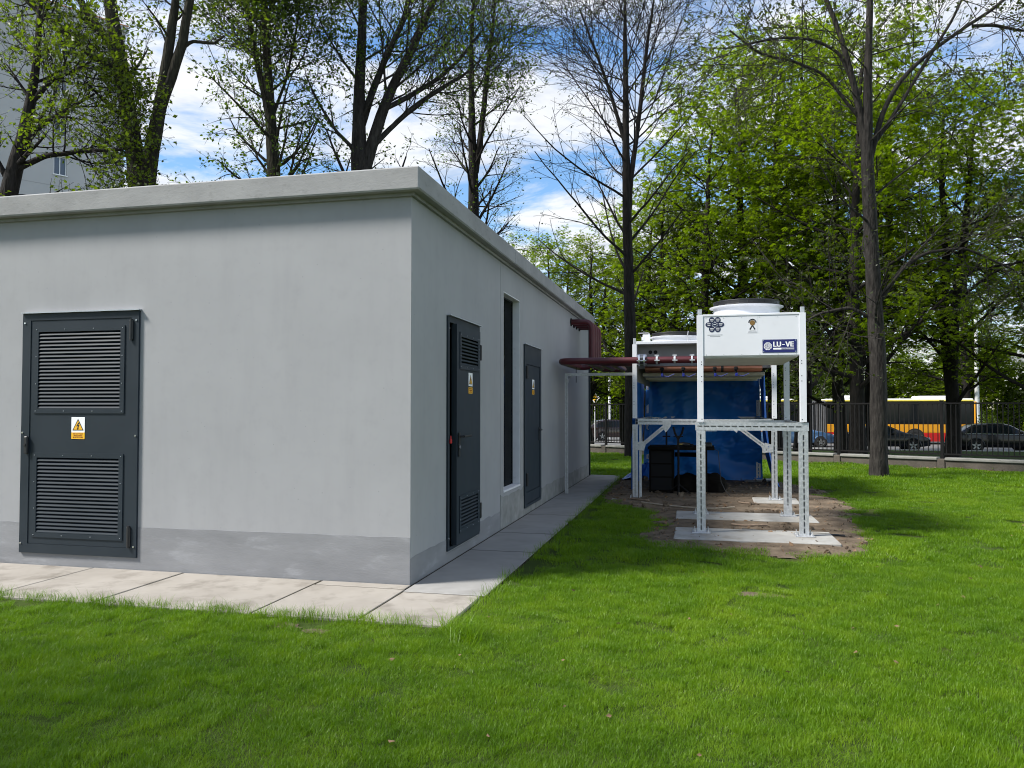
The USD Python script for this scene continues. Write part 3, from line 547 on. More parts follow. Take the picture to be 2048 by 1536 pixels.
FT = 0.050     # top of the concrete footings
S1 = thing('steel_stand', 'front galvanised slotted steel stand under the white cooling unit with the nameplate', 'steel stand')
PX, PY = (2.385, 3.515), (3.2, 4.9)
for y in PY:
    for x in PX:
        z_post(x, y, FT + .014, 1.233, 0.10, 0.06, S1); base_plate(x, y, FT, S1, 0.21)
        sg = -1 if y == PY[0] else 1
    obj('cross_beam', strut((np.array([2.325, y - .03, 1.281]), -Z, X, -Y), 1.25, 0.092, 0.06, 0.078, 0.056), 'zinc', S1)
for x in PX:
    obj('side_beam', strut((np.array([x + (.03 if x > 3 else -.03), 3.235, 1.281]), Z if x > 3 else -Z, Y, X if x > 3 else -X), 1.63, 0.09, 0.058, 0.078, 0.056), 'zinc', S1)
for x, sg in ((2.435, 1), (3.465, -1)):
    for y in PY:
        obj('corner_bracket', MB().box((min(x, x + sg * .006), y - .025, 1.10), (max(x, x + sg * .006), y + .025, 1.232)).box((min(x, x + sg * .13), y - .025, 1.2255), (max(x, x + sg * .13), y + .025, 1.2325)), 'zinc', S1)
for x in PX:
    for y in PY: obj('splice_plate', MB().fb((np.array([x, y - .0305, FT + .014]), X, Z, -Y), (-.054, 0, 0.0), (.054, .13, .004), .001), 'zinc', S1) if y > 4 and x > 3 else None

S2 = thing('steel_stand', 'rear galvanised steel stand with diagonal braces under the open cooling unit', 'steel stand')
QX, QY = (1.345, 3.52), (6.83, 10.35)
for y in QY:
    for x in QX:
        z_post(x, y, FT + .014 if (x > 3 or y > 9) else .03, 1.222, 0.085, 0.06, S2); base_plate(x, y, FT if x > 3 or y > 9 else .016, S2, 0.20)
    obj('cross_beam', strut((np.array([1.39, y - .03, 1.268]), -Z, X, -Y), 2.09, 0.092, 0.06, 0.078, 0.056), 'zinc', S2)
for x in QX: obj('side_beam', strut((np.array([x, 6.865, 1.268]), Z if x > 3 else -Z, Y, X if x > 3 else -X), 3.42, 0.09, 0.058, 0.078, 0.056), 'zinc', S2)
for y in (6.83,):
    for (xa, za), (xb, zb) in (((1.86, 1.225), (1.44, 0.87)), ((2.93, 1.225), (3.40, 0.86))):
        a, b = np.array([xa, y - .035, za]), np.array([xb, y - .035, zb]); v = (b - a) / np.linalg.norm(b - a)
        obj('brace', strut((a, np.cross(v, -Y), v, -Y), np.linalg.norm(b - a), 0.062, 0.04, 0.07, 0.05), 'zinc', S2)
        for (px_, pz_), up in (((xa, za), True), ((xb, zb), False)):
            sg = 1 if xb > xa else -1
            if up: pol = [(px_ - .07, pz_ + .07), (px_ + .07, pz_ + .07), (px_ + .06, pz_ - .03), (px_ + .02 * sg, pz_ - .13), (px_ - .06, pz_ - .06)]
            else: pol = [(px_ + .10 * sg, pz_ + .05), (px_ + .10 * sg, pz_ - .06), (px_ - .05 * sg, pz_ - .075), (px_ - .075 * sg, pz_ + .02), (px_ - .02 * sg, pz_ + .085)]
            hs = [Point(px_ + a_, pz_ + b_).buffer(.008) for a_, b_ in ((-.03, .02), (.03, .02), (0, -.03))]
            pg = Polygon(pol).buffer(0)
            for h in hs: pg = pg - h
            obj('gusset_plate', MB().poly(pg, 0, 0.005, (np.array([0, y - .036, 0]), X, Z, -Y)), 'zinc', S2)
obj('tie_angle', MB().box((1.405, 6.86, 0.03), (1.41, 6.90, 1.22)).box((1.4101, 6.895, 0.03), (1.445, 6.90, 1.22)), 'zinc', S2)

fg = 'concrete footing strips under the steel stands'
for lab, (x0, y0, x1, y1), t0 in (('longest and nearest concrete footing under the front stand', (2.07, 2.74, 3.83, 3.56), FT), ('second concrete footing under the rear legs of the front stand', (2.05, 4.4, 3.84, 5.12), FT), ('small concrete footing under the right leg of the rear stand', (3.18, 6.42, 3.86, 7.12), FT), ('small concrete footing under the far right leg of the rear stand', (3.25, 10.1, 3.85, 10.7), FT), ('low concrete footing at the left leg of the rear stand', (0.98, 6.62, 1.62, 7.05), 0.016), ('low concrete footing by the hanging tarpaulin at far left', (1.05, 10.15, 1.65, 10.7), FT)):
    t = MB().ch((x0, y0, -.1), (x1, y1, t0), .012); v, f = t.mesh(); v[:, :2] += (v[:, :2] - v[:, :2].mean(0)) * 0.0 + np.sin(v[:, [1, 0]] * 7.3) * .012
    obj('concrete_footing', (v, f), 'footing_concrete', None, lab, 'concrete footing', fg)

# ------------------------------------------------------------------ cooling unit 1 (white, with nameplate)
U1 = thing('cooling_unit', 'white cooling unit on four legs with blue nameplate on the front', 'cooling unit')
cx0, cx1, cy0, cy1, cz0, cz1 = 2.422, 3.478, 3.17, 4.95, 2.085, 2.568
obj('cabinet', MB().ch((cx0, cy0 + .012, cz0 + .0), (cx1, cy1, cz1 - .002), .008), 'white_paint', U1, smooth=False)
obj('front_panel', MB().ch((cx0 - .006, cy0 - .006, cz0 + .012), (cx1 + .006, cy0 + .010, cz1 - .012), .004), 'white_paint', U1)
obj('top_edge', MB().ch((cx0 - .008, cy0 - .012, cz1 - .011), (cx1 + .008, cy1 + .01, cz1 + .014), .004), 'white_paint', U1)
obj('underside', MB().box((cx0 + .02, cy0 + .03, cz0 - .012), (cx1 - .02, cy1 - .03, cz0 - .0005)), 'unit_underside', U1)
sc = MB()
for a in np.linspace(cx0 + .03, cx1 - .03, 6):
    for z in (cz0 + .028, cz1 - .03): sc.cyl((a, cy0 - .006, z), (a, cy0 - .0085, z), .0045, 8)
obj('panel_screws', sc, 'zinc', U1)
for x in (2.385, 3.517):
    for y, zt in ((3.185, 2.575), (4.915, 2.555)):
        w_ = .072
        lg = MB().ch((x - w_ / 2, y - .03, 1.334), (x + w_ / 2, y - .024, zt), .002).ch((x - w_ / 2, y - .0239, 1.334), (x - w_ / 2 + .005, y + .03, zt), .002).ch((x + w_ / 2 - .005, y - .0239, 1.334), (x + w_ / 2, y + .03, zt), .002)
        obj('leg', lg, 'white_paint', U1)
        hb = MB()
        for z in (1.365, 1.80, 1.86, 2.0, 2.03): hb.cyl((x + (.015 if x < 3 else -.015), y - .0305, z), (x + (.015 if x < 3 else -.015), y - .0315, z), .006, 6)
        obj('leg_holes', hb, 'print_black', U1)
        obj('lifting_lug', MB().ch((x - .024, y - .012, zt - .05), (x + .024, y - .004, zt + .07), .003), 'zinc', U1)


def fan(parent, c, r, h):
    """Round cowl with a flared rim, wire guard, hub and five blades."""
    obj('fan_cowl', MB().lathe([(r + .03, 0), (r + .012, .02), (r, .04), (r, h - .035), (r + .012, h - .015), (r + .05, h - .004), (r + .05, h), (r - .01, h), (r - .022, h - .03), (r - .02, .01)], c, 56), 'white_paint', parent, smooth=35)
    gd = MB(); a = np.linspace(0, 2 * PI, 49)
    for k, z in ((1.0, .014), (1.0, .062), (.72, .075), (.50, .08), (.30, .08)): gd.tube([(c[0] + r * k * math.cos(t), c[1] + r * k * math.sin(t), c[2] + h + z) for t in a], .006, 5, False)
    gd.lathe([(r, .010), (r, .066), (r - .004, .066), (r - .004, .010)], (c[0], c[1], c[2] + h), 48)
    for t in np.linspace(0, 2 * PI, 24, endpoint=False): gd.tube([(c[0] + r * k * math.cos(t), c[1] + r * k * math.sin(t), c[2] + h + z) for k, z in ((1.0, .0), (1.0, .045), (.72, .058), (.2, .065))], .004, 4)
    obj('fan_guard', gd, 'black_plastic', parent)
    fb = MB().lathe([(.001, h + .02), (.09, h + .02), (.10, h - .02), (.10, h - .12), (.001, h - .12)][::-1], c, 20)
    for q in range(5):
        t = q * 2 * PI / 5; e1, e2 = np.array([math.cos(t), math.sin(t), 0]), np.array([-math.sin(t), math.cos(t), 0]); cc = np.array([c[0], c[1], c[2] + h - .05])
        V = [cc + e1 * rr + e2 * s_ * ww + Z * (s_ * zz + dz) for dz in (0, .006) for rr, ww, zz in ((.09, .05, .03), (r * .6, .10, .03), (r * .93, .13, .02)) for s_ in (-1, 1)]
        fb.hull(V)
    obj('fan_blades', fb, 'black_plastic', parent)


fan(U1, (2.955, 4.06, cz1 + .013), 0.40, 0.175)
f_ = (np.array([0, cy0 - .0065, 0]), X, Z, -Y)
NP = thing('nameplate', 'dark blue LU-VE nameplate on the white unit', 'nameplate')
pu, pv0, pw, ph = 3.081, 2.127, 0.372, 0.150
fn = shift(f_, pu, pv0, 0)
obj('plate', MB().poly(sbox(0, 0, pw, ph), 0, .003, fn), 'navy_plate', NP)
for du_ in (-.0022, 0, .0022): text(fn, 'LU-VE', .054, .228 + du_, .068, .003 + .0002 * (du_ > 0) + .0004 * (du_ < 0), 'print_white', NP, width=.220)
obj('white_bar', MB().poly(sbox(.115, .034, .342, .053), .003, .0038, fn), 'print_white', NP)
obj('blue_bar', MB().poly(sbox(.205, .036, .338, .051), .0038, .0044, fn), 'navy_plate', NP)
text(fn, 'EXCHANGERS', .0095, .271, .0388, .0044, 'print_white', NP, width=.126)
sw = MB()
for q in range(8):
    t = q * PI / 4; pts = []
    for k in np.linspace(0, 1, 9): rr = .009 + .034 * math.sin(k * PI / 2); aa = t + 2.1 * k; pts.append((.058 + rr * math.cos(aa), .073 + rr * math.sin(aa)))
    sw.poly(Polygon(list(np.array(pts)) + list((np.array(pts) + (.0001, 0))[::-1])).buffer(.0028), .003, .0038, fn)
obj('swirl_emblem', sw, 'print_white', NP)
for a in (.012, pw - .012):
    for b in (.012, ph - .012): obj('rivet', MB().cyl(fn[0] + a * fn[1] + b * fn[2] + .003 * fn[3], fn[0] + a * fn[1] + b * fn[2] + .006 * fn[3], .005, 8), 'chrome', NP)
ST = thing('flower_sticker', 'dark blue flower shaped sticker with six petals on the white unit', 'sticker')
fs = shift(f_, 2.553, 2.462, 0)
for q in range(6):
    t = PI / 3 * q; pe = affinity.rotate(affinity.scale(Point(0, 0).buffer(.036), 1.1 if q in (0, 3) else .92, .86 if q in (0, 3) else 1.0), 0); c = (.066 * math.cos(t), .066 * math.sin(t) * .92)
    obj('petal', MB().poly(affinity.translate(pe, *c), 0, .0015, fs), 'print_navy', ST)
    obj('petal_text', MB().poly(sbox(c[0] - .020, c[1] + .008, c[0] + .020, c[1] + .014), .0015, .0021, fs).poly(sbox(c[0] - .018, c[1] - .006, c[0] + .018, c[1] - .003), .0015, .0021, fs).poly(sbox(c[0] - .013, c[1] - .014, c[0] + .013, c[1] - .011), .0015, .0021, fs), 'print_white', ST)
obj('centre', MB().poly(Point(0, 0).buffer(.024), 0, .0016, fs), 'print_navy', ST)
obj('centre_text', MB().poly(sbox(-.015, -.003, .015, .003), .0016, .0022, fs), 'print_white', ST)
obj('caption', MB().poly(sbox(-.085, -.122, .085, -.117), 0, .001, fs).poly(sbox(-.055, -.140, .06, -.135), 0, .001, fs), 'print_grey', ST)
RB = thing('award_sticker', 'award sticker with gold medal on a black ribbon on the white unit', 'sticker')
fa = shift(f_, 2.972, 2.462, 0)
obj('paper', MB().poly(sbox(-.056, -.105, .056, .095), 0, .001, fa), 'white_paint', RB)
obj('ribbon', MB().poly((Point(0, .012).buffer(.046) - Point(0, .012).buffer(.033)).intersection(sbox(-.1, .012, .1, .1)), .001, .0018, fa).poly(Polygon([(-.008, -.018), (-.036, -.062), (-.020, -.070), (0, -.030), (.020, -.070), (.036, -.062), (.008, -.018)]), .001, .0018, fa), 'print_black', RB)
obj('medal', MB().poly(Point(0, .012).buffer(.030), .0018, .0028, fa), 'gold', RB)
obj('caption', MB().poly(sbox(-.045, .088, .045, .091), .001, .0016, fa).poly(sbox(-.035, -.082, .035, -.079), .001, .0016, fa).poly(sbox(-.045, -.090, .045, -.087), .001, .0016, fa).poly(sbox(-.05, -.098, .05, -.095), .001, .0016, fa), 'print_grey', RB)

# ------------------------------------------------------------------ cooling unit 2 (open front)
U2 = thing('cooling_unit', 'wider cooling unit behind with open grey front and junction box on top', 'cooling unit')
ux0, ux1, uy0, uy1, uz0, uz1 = 1.385, 3.485, 6.80, 10.38, 2.14, 2.585
ob = MB().box((ux0, uy0 + .25, uz0), (ux1, uy0 + .254, uz1 - .05))
obj('inner_panel', ob, 'grey_sheet', U2)
obj('side_panel', MB().box((ux0 - .004, uy0, uz0 - .22), (ux0, uy1, uz1 - .05)), 'grey_sheet', U2); obj('side_panel', MB().box((ux1, uy0, uz0), (ux1 + .004, uy1, uz1 - .05)), 'grey_sheet', U2)
obj('back_panel', MB().box((ux0, uy1 - .004, uz0), (ux1, uy1, uz1 - .05)), 'grey_sheet', U2)
obj('top_panel', MB().ch((ux0 - .02, uy0 - .01, uz1 - .049), (ux1 + .02, uy1 + .01, uz1), .005), 'white_paint', U2)
for k in range(2): obj('pipe_hole', MB().cyl((ux0 + .20 + .085 * k, uy0 + .2485, 2.42), (ux0 + .20 + .085 * k, uy0 + .2495, 2.42), .032, 16), 'dark_gap', U2)
obj('bottom_tray', MB().box((ux0 + .05, uy0 + .62, 2.035), (ux1 - .05, uy1 - .1, 2.045)).box((ux0 + .05, uy0 + .60, 2.035), (ux1 - .05, uy0 + .619, 2.085)).box((ux0 + .05, uy0 + 1.4, 2.0), (ux1 - .05, uy0 + 1.42, 2.034)).box((ux0 + .05, uy0 + 2.3, 2.0), (ux1 - .05, uy0 + 2.32, 2.034)), 'unit_underside', U2)
for x in (1.345, 3.525):
    for y in (6.80, 10.36):
        z1 = 2.535 if x < 3 else 2.53
        obj('leg', MB().ch((x - .036, y - .03, 1.325 if x > 3 else 1.325), (x + .036, y - .024, z1), .002).ch((x - .036, y - .0239, 1.325), (x - .031, y + .03, z1), .002).ch((x + .031, y - .0239, 1.325), (x + .036, y + .03, z1), .002), 'white_paint', U2)
        obj('lifting_lug', MB().ch((x - .024, y - .012, z1 - .04), (x + .024, y - .004, z1 + .10), .003), 'zinc', U2)
        hb = MB()
        for z in (1.36, 1.55, 1.60, 1.82, 1.86, 1.90, 2.0, 2.03): hb.cyl((x - .012, y - .0305, z), (x - .012, y - .0315, z), .006, 6)
        obj('leg_holes', hb, 'print_black', U2)
for c in ((1.99, 7.95), (2.93, 7.95), (1.99, 9.45), (2.93, 9.45)): fan(U2, (*c, uz1), 0.43, 0.15)
obj('junction_box', MB().ch((1.44, 7.35, uz1 + .02), (1.565, 7.43, uz1 + .16), .006).box((1.36, 7.36, uz1 + .185), (1.55, 7.40, uz1 + .192)).box((1.54, 7.36, uz1), (1.55, 7.40, uz1 + .192)).box((1.42, 7.347, uz1 + .06), (1.46, 7.349, uz1 + .12)), 'white_paint', U2)
obj('cable', MB().tube([(2.20, 7.52, uz1 + .22), (2.185, 7.5, uz1 + .13), (2.19, 7.47, uz1 + .06), (2.215, 7.43, uz1 + .01), (2.25, 7.35, uz1 + .008)], .009, 6), 'print_grey', U2)

# copper headers under the open unit
HC = thing('copper_header', 'copper pipe header with valves under the open cooling unit', 'copper pipes')
for k, (y, z, r) in enumerate(((7.0, 2.135, .05), (7.32, 2.13, .045))):
    obj('copper_pipe', MB().tube([(1.50, y, z), (2.4, y, z), (3.36, y, z)], r, 14), 'copper', HC, smooth=50)
for x in (1.78, 2.12, 2.62, 2.95):
    obj('valve', MB().ch((x - .03, 6.88, 2.10), (x + .03, 6.99, 2.16), .012).cyl((x, 6.93, 2.05), (x, 6.93, 2.10), .018, 8), 'dark_steel', HC)
    obj('valve_handle', MB().ch((x - .012, 6.80, 2.0), (x + .028, 6.93, 2.052), .008).tube([(x + .02, 6.85, 2.02), (x + .10, 6.83, 2.0), (x + .2, 6.84, 2.045)], .007, 6), 'blue_valve', HC)
obj('collar', MB().cyl((2.72, 7.0, 2.135), (2.76, 7.0, 2.135), .062, 14), 'dark_steel', HC)

# ------------------------------------------------------------------ red oxide pipes from the wall to the units
def bend(pts, r=0.11, k=6):
    """A path through pts with rounded corners."""
    P = [np.asarray(p, float) for p in pts]; out = [P[0]]
    for a, b, c in zip(P[:-2], P[1:-1], P[2:]):
        u, v = (a - b) / np.linalg.norm(a - b), (c - b) / np.linalg.norm(c - b); rr = min(r, .49 * np.linalg.norm(a - b), .49 * np.linalg.norm(c - b))
        for t in np.linspace(0, 1, k): out.append((1 - t) ** 2 * (b + u * rr) + 2 * t * (1 - t) * b + t * t * (b + v * rr))
    return out + [P[-1]]


pz, pg = 2.262, 'red oxide pipes leaving the wall'
xr = 0.40
for k, (yr, xk, yf, xe, lab) in enumerate(((8.60, .15, 6.60, 3.3, 'nearest and outermost dark red pipe with a bolted flange, running in front of the unit'), (8.95, .56, 6.86, 1.75, 'second dark red pipe from the front at the wall'), (9.30, .74, 7.12, 1.75, 'third dark red pipe from the front at the wall'), (9.65, .92, 7.38, 1.75, 'farthest dark red pipe of the four at the wall'))):
    t = thing('red_pipe', lab, 'pipe', pg)
    obj('pipe_run', MB().tube(bend([(0.0, yr, 3.125), (xr, yr, 3.125), (xr, yr, pz), (xk, yr, pz), (xk, yf, pz), (xe, yf, pz)], 0.15, 8), .054, 16), 'red_oxide', t, smooth=50)
    obj('wall_collar', MB().cyl((0.0, yr, 3.125), (0.02, yr, 3.125), .075, 16), 'dark_steel', t)
    if k == 0:
        for x in (1.425, 1.505): obj('flange', MB().cyl((x, yf, pz), (x + .022, yf, pz), .098, 22), 'chrome', t)
        obj('rubber_joint', MB().lathe([(.06, 0), (.09, .01), (.095, .029), (.09, .05), (.06, .058)], (0, 0, 0), 16) if False else MB().cyl((1.448, yf, pz), (1.504, yf, pz), .086, 18), 'black_plastic', t)
        for q in range(8):
            a = q * PI / 4 + .2; obj('flange_bolt', MB().cyl((1.40, yf + .082 * math.cos(a), pz + .082 * math.sin(a)), (1.55, yf + .082 * math.cos(a), pz + .082 * math.sin(a)), .008, 6), 'chrome', t)
        for x in (1.70, 1.98, 2.25): obj('pipe_clamp', MB().cyl((x, yf, pz), (x + .03, yf, pz), .066, 14).box((x - .02, yf - .02, pz + .06), (x + .05, yf + .02, pz + .085)).box((x - .02, yf - .09, pz - .02), (x + .06, yf - .058, pz + .0)), 'zinc', t)
PF = thing('pipe_support_frame', 'slim galvanised frame carrying the red pipes beside the wall', 'pipe support')
obj('post', strut((np.array([.13, 7.27, .016]), X, Z, -Y), 2.03, .05, .05, .08, .04), 'zinc', PF)
obj('beam', MB().box((.105, 7.275, 2.047), (1.306, 7.325, 2.095)), 'zinc', PF)
obj('corner_brace', MB().tube([(.16, 7.3, 1.93), (.175, 7.3, 2.0), (.23, 7.3, 2.045)], .008, 6), 'zinc', PF)
obj('hanger_rod', MB().cyl((.30, 7.30, 1.93), (.30, 7.30, 2.2), .006, 6), 'dark_steel', PF)
obj('downpipe', MB().box((0.002, NORTH - .08, .02), (.03, NORTH - .01, 3.28)), 'anthracite_side', None, 'thin dark downpipe at the far end of the side wall', 'downpipe')

# ------------------------------------------------------------------ blue tarpaulin, bench, odds and ends under the units
def cloth(P, look, name, parent=None, **kw):
    n_, m_ = P.shape[:2]; i_, j_ = np.meshgrid(np.arange(n_ - 1), np.arange(m_ - 1), indexing='ij'); i_, j_ = i_.ravel(), j_.ravel()
    F_ = np.stack([i_ * m_ + j_, (i_ + 1) * m_ + j_, (i_ + 1) * m_ + j_ + 1, i_ * m_ + j_ + 1], 1); V_ = P.reshape(-1, 3)
    a, b = np.gradient(P, axis=0), np.gradient(P, axis=1); N_ = np.cross(a, b); N_ /= np.linalg.norm(N_, axis=-1, keepdims=True) + 1e-9
    V2 = (P - N_ * .003).reshape(-1, 3); k = len(V_)
    return obj(name, (np.vstack([V_, V2]), np.vstack([F_, F_[:, ::-1] + k])), look, parent, smooth=True, **kw)


TP = thing('tarpaulin', 'large blue tarpaulin hung as a screen around the rear stand', 'tarpaulin')
uu, vv = np.meshgrid(np.linspace(0, 1, 110), np.linspace(0, 1, 90), indexing='ij')
nz = meshkit.fbm(np.stack([uu * 3.2 + vv * 1.3, vv * 5.0 - uu * 1.5, uu * 0], -1), 5, 4) - .5
fold = .12 * np.sin((uu * 1.0 + vv * 2.2) * 6.0 + nz * 4) * np.exp(-((uu - .75) ** 2) / .08) + .03 * np.sin(uu * 31 + nz * 6) * (vv ** 2)
bel = .22 * np.sin(PI * uu) * np.clip((.42 - vv) / .42, 0, 1) ** 1.2
Pm = np.stack([1.27 + 2.30 * uu + (.5 - vv) * (uu - .5) * .14, 10.30 - .16 * nz * 2 + fold * .8 + bel, .03 + 2.09 * vv + 0 * uu], -1)
crease = .03 * np.exp(-((vv - .32) / .012) ** 2); Pm[..., 1] -= crease
cloth(Pm[:, ::-1], 'blue_tarp', 'back_sheet', TP)
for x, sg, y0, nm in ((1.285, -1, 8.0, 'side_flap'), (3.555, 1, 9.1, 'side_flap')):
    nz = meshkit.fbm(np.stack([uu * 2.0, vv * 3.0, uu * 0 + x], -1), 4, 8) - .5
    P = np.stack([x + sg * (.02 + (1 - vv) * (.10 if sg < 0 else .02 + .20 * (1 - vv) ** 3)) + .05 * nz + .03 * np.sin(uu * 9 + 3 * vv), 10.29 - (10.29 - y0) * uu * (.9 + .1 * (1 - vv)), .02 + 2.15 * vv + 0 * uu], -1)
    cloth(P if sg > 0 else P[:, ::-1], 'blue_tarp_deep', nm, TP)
obj('edge_strip', MB().box((1.36, 10.20, .6), (1.42, 10.205, 2.05)), 'blue_tarp', TP)
# crumpled end of a tarpaulin on the ground at the left
nz = meshkit.fbm(np.stack([uu * 6, vv * 6, uu * 0], -1), 5, 21)
P = np.stack([.78 + .62 * uu, 10.0 + .75 * vv, .015 + .30 * np.clip(uu * 1.15, 0, 1) ** 1.3 * np.sin(PI * np.clip(vv, .02, .98)) * (.55 + nz) + .08 * nz * np.sin(PI * uu)], -1)
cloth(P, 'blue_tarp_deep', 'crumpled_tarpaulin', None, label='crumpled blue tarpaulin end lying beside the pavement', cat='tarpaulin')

WB = thing('workbench', 'dark workbench standing in the shade under the open unit', 'workbench')
obj('bench_top', MB().ch((1.50, 7.55, .775), (2.62, 8.35, .825), .006), 'bench_wood', WB)
obj('side_cabinet', MB().ch((1.52, 7.62, .03), (1.93, 8.3, .773), .006), 'bench_wood', WB)
for k in range(3): obj('drawer', MB().ch((1.55, 7.604, .08 + .23 * k), (1.90, 7.619, .29 + .23 * k), .004), 'dark_steel', WB)
obj('end_panel', MB().ch((2.33, 7.64, .03), (2.50, 8.3, .773), .006), 'bench_wood', WB)
obj('stretcher', MB().box((1.94, 8.2, .62), (2.32, 8.23, .70)), 'bench_wood', WB)
CL = thing('pipe_vice', 'X shaped pipe vice on a post beside the workbench', 'vice')
obj('post', MB().cyl((2.02, 7.5, .05), (2.02, 7.5, .98), .02, 10), 'dark_steel', CL)
for k in range(3):
    a = k * 2 * PI / 3 + .5; obj('foot', MB().tube([(2.02, 7.5, .20), (2.02 + .22 * math.cos(a), 7.5 + .22 * math.sin(a), .03)], .012, 8), 'dark_steel', CL)
obj('jaw', MB().tube([(2.02, 7.5, .96), (1.965, 7.5, 1.06), (1.94, 7.5, 1.17)], .018, 8), 'dark_steel', CL); obj('jaw', MB().tube([(2.02, 7.5, .96), (2.08, 7.5, 1.06), (2.11, 7.5, 1.17)], .018, 8), 'dark_steel', CL)
obj('clamp_bar', MB().box((1.94, 7.49, 1.0), (2.10, 7.51, 1.015)), 'dark_steel', CL)
CR = thing('clamp_stand', 'upright dark clamp standing on the workbench', 'clamp')
obj('upright', MB().box((1.80, 7.70, .826), (1.83, 7.73, 1.18)), 'dark_steel', CR); obj('cross_arm', MB().box((1.75, 7.69, .99), (1.88, 7.699, 1.01)), 'dark_steel', CR); obj('base', MB().ch((1.76, 7.66, .825), (1.87, 7.77, .845), .004), 'dark_steel', CR)
GR = thing('grinder', 'black power tool with yellow stripe lying on the workbench', 'power tool')
obj('body', MB().tube([(2.0, 7.68, .865), (2.1, 7.66, .868), (2.22, 7.64, .862)], [.03, .036, .028], 10), 'black_plastic', GR, smooth=40); obj('head', MB().cyl((2.24, 7.63, .826), (2.24, 7.63, .875), .034, 12), 'dark_steel', GR); obj('stripe', MB().box((2.03, 7.628, .858), (2.15, 7.632, .878)), 'tape_yellow', GR)
TC = thing('tool_case', 'flat dark tool case at the right end of the workbench', 'tool case')
obj('case', MB().ch((2.34, 7.60, .826), (2.58, 7.84, .90), .015), 'black_plastic', TC); obj('label_strip', MB().box((2.42, 7.597, .86), (2.48, 7.599, .875)), 'print_grey', TC)
obj('cable', MB().tube([(2.60, 7.62, .80), (2.68, 7.58, .76), (2.70, 7.56, .5), (2.72, 7.55, .25), (2.78, 7.5, .12), (2.86, 7.42, .03)], .006, 6), 'black_plastic', None, 'thin black cable hanging from the right end of the workbench', 'cable')
# dark sacks and rubble heaped under the bench
for k, (x, y, r, h, lab) in enumerate(((2.16, 7.95, .26, .20, 'dark sack slumped under the middle of the workbench'), (2.62, 7.95, .20, .22, 'dark sack heaped at the right end of the workbench'))):
    t = trimesh.creation.icosphere(3); v = t.vertices.copy(); nn = meshkit.fbm(v * 1.7 + k * 9, 4, k)[:, None]; v = v * (.72 + .6 * nn); v *= (r, r * .8, h); v[:, 2] = np.maximum(v[:, 2] + h * .55, .0)
    obj('sack', (v + (x, y, .02), np.array(t.faces)), 'bench_wood', None, lab, 'sack', smooth=True)
# sticks, rods, clods and dead leaves on the soil
for lab, pts, r, lk in (('long pale bent rod lying on the soil behind the left leg', [(1.50, 6.02, .05), (1.85, 5.72, .05), (2.3, 5.52, .045), (2.62, 5.55, .04), (2.86, 5.66, .06)], .010, 'pale_stick'), ('black hose lying along the nearest footing', [(2.86, 3.60, .045), (3.2, 3.50, .04), (3.5, 3.46, .04), (3.78, 3.42, .045), (3.98, 3.40, .04)], .011, 'black_plastic'), ('short brown stick between the two front footings', [(2.75, 3.95, .05), (2.9, 3.90, .045), (3.05, 3.93, .05), (3.18, 3.99, .05)], .013, 'dead_wood'), ('crooked brown twig at the left edge of the soil', [(1.25, 6.5, .05), (1.45, 6.35, .05), (1.6, 6.2, .06)], .012, 'dead_wood'), ('dark forked twig near the small right footing', [(2.95, 6.35, .05), (3.08, 6.22, .05), (3.2, 6.25, .055)], .011, 'dead_wood')):
    obj('stick' if 'hose' not in lab else 'hose', MB().tube(bend(pts, .2, 4), r, 7), lk, None, lab, 'hose' if 'hose' in lab else 'stick', smooth=60)
cl = MB(); r2 = np.random.default_rng(5); ico = trimesh.creation.icosphere(1)
while cl.n < 42 * 700:
    x, y = r2.uniform(.6, 4.6), r2.uniform(1.9, 11)
    if not ps.contains(Point(x, y)): continue
    if any(a < x < b and c < y < e for a, b, c, e in ((2.0, 3.9, 2.7, 3.6), (2.0, 3.9, 4.35, 5.15), (3.1, 3.9, 6.4, 7.15))): continue
    sz = r2.lognormal(-4.3, .5); v = ico.vertices * sz * r2.uniform(.6, 1.3, 3) * (1 + .3 * r2.normal(size=(42, 1))); cl.add(v + (x, y, .022 + sz * .3), ico.faces)
obj('soil_clods', cl, 'soil', None, 'small clods of earth strewn over the bare soil', 'soil clods', kind='stuff')


def leaf_cards(c, size, r, up=.3):
    """Folded pointed leaves: four corners and a crease each. c: (n, 3)."""
    n_ = len(c); a = r.normal(size=(n_, 3)); a[:, 2] *= up; a /= np.linalg.norm(a, axis=1)[:, None]; b = r.normal(size=(n_, 3)); b[:, 2] *= .5; b -= a * (a * b).sum(1)[:, None]; b /= np.linalg.norm(b, axis=1)[:, None]; nn = np.cross(a, b)
    s_ = np.asarray(size)[:, None] if np.ndim(size) else size
    V = np.stack([c, c + a * s_ * .45 + b * s_ * .32 + nn * s_ * .1, c + a * s_, c + a * s_ * .45 - b * s_ * .32 + nn * s_ * .1], 1)
    F_ = (np.arange(n_) * 4)[:, None, None] + np.array([[0, 1, 2], [0, 2, 3]])
    return V.reshape(-1, 3), F_.reshape(-1, 3)


q = r2.uniform((.7, 2.0), (4.7, 11), (900, 2)); q = q[[ps.contains(Point(*p)) for p in q]]
obj('dead_leaves', leaf_cards(np.column_stack([q, np.full(len(q), .035)]), r2.uniform(.03, .08, len(q)), r2), 'dead_leaf', None, 'dead brown leaves scattered over the soil', 'dead leaves', kind='stuff')

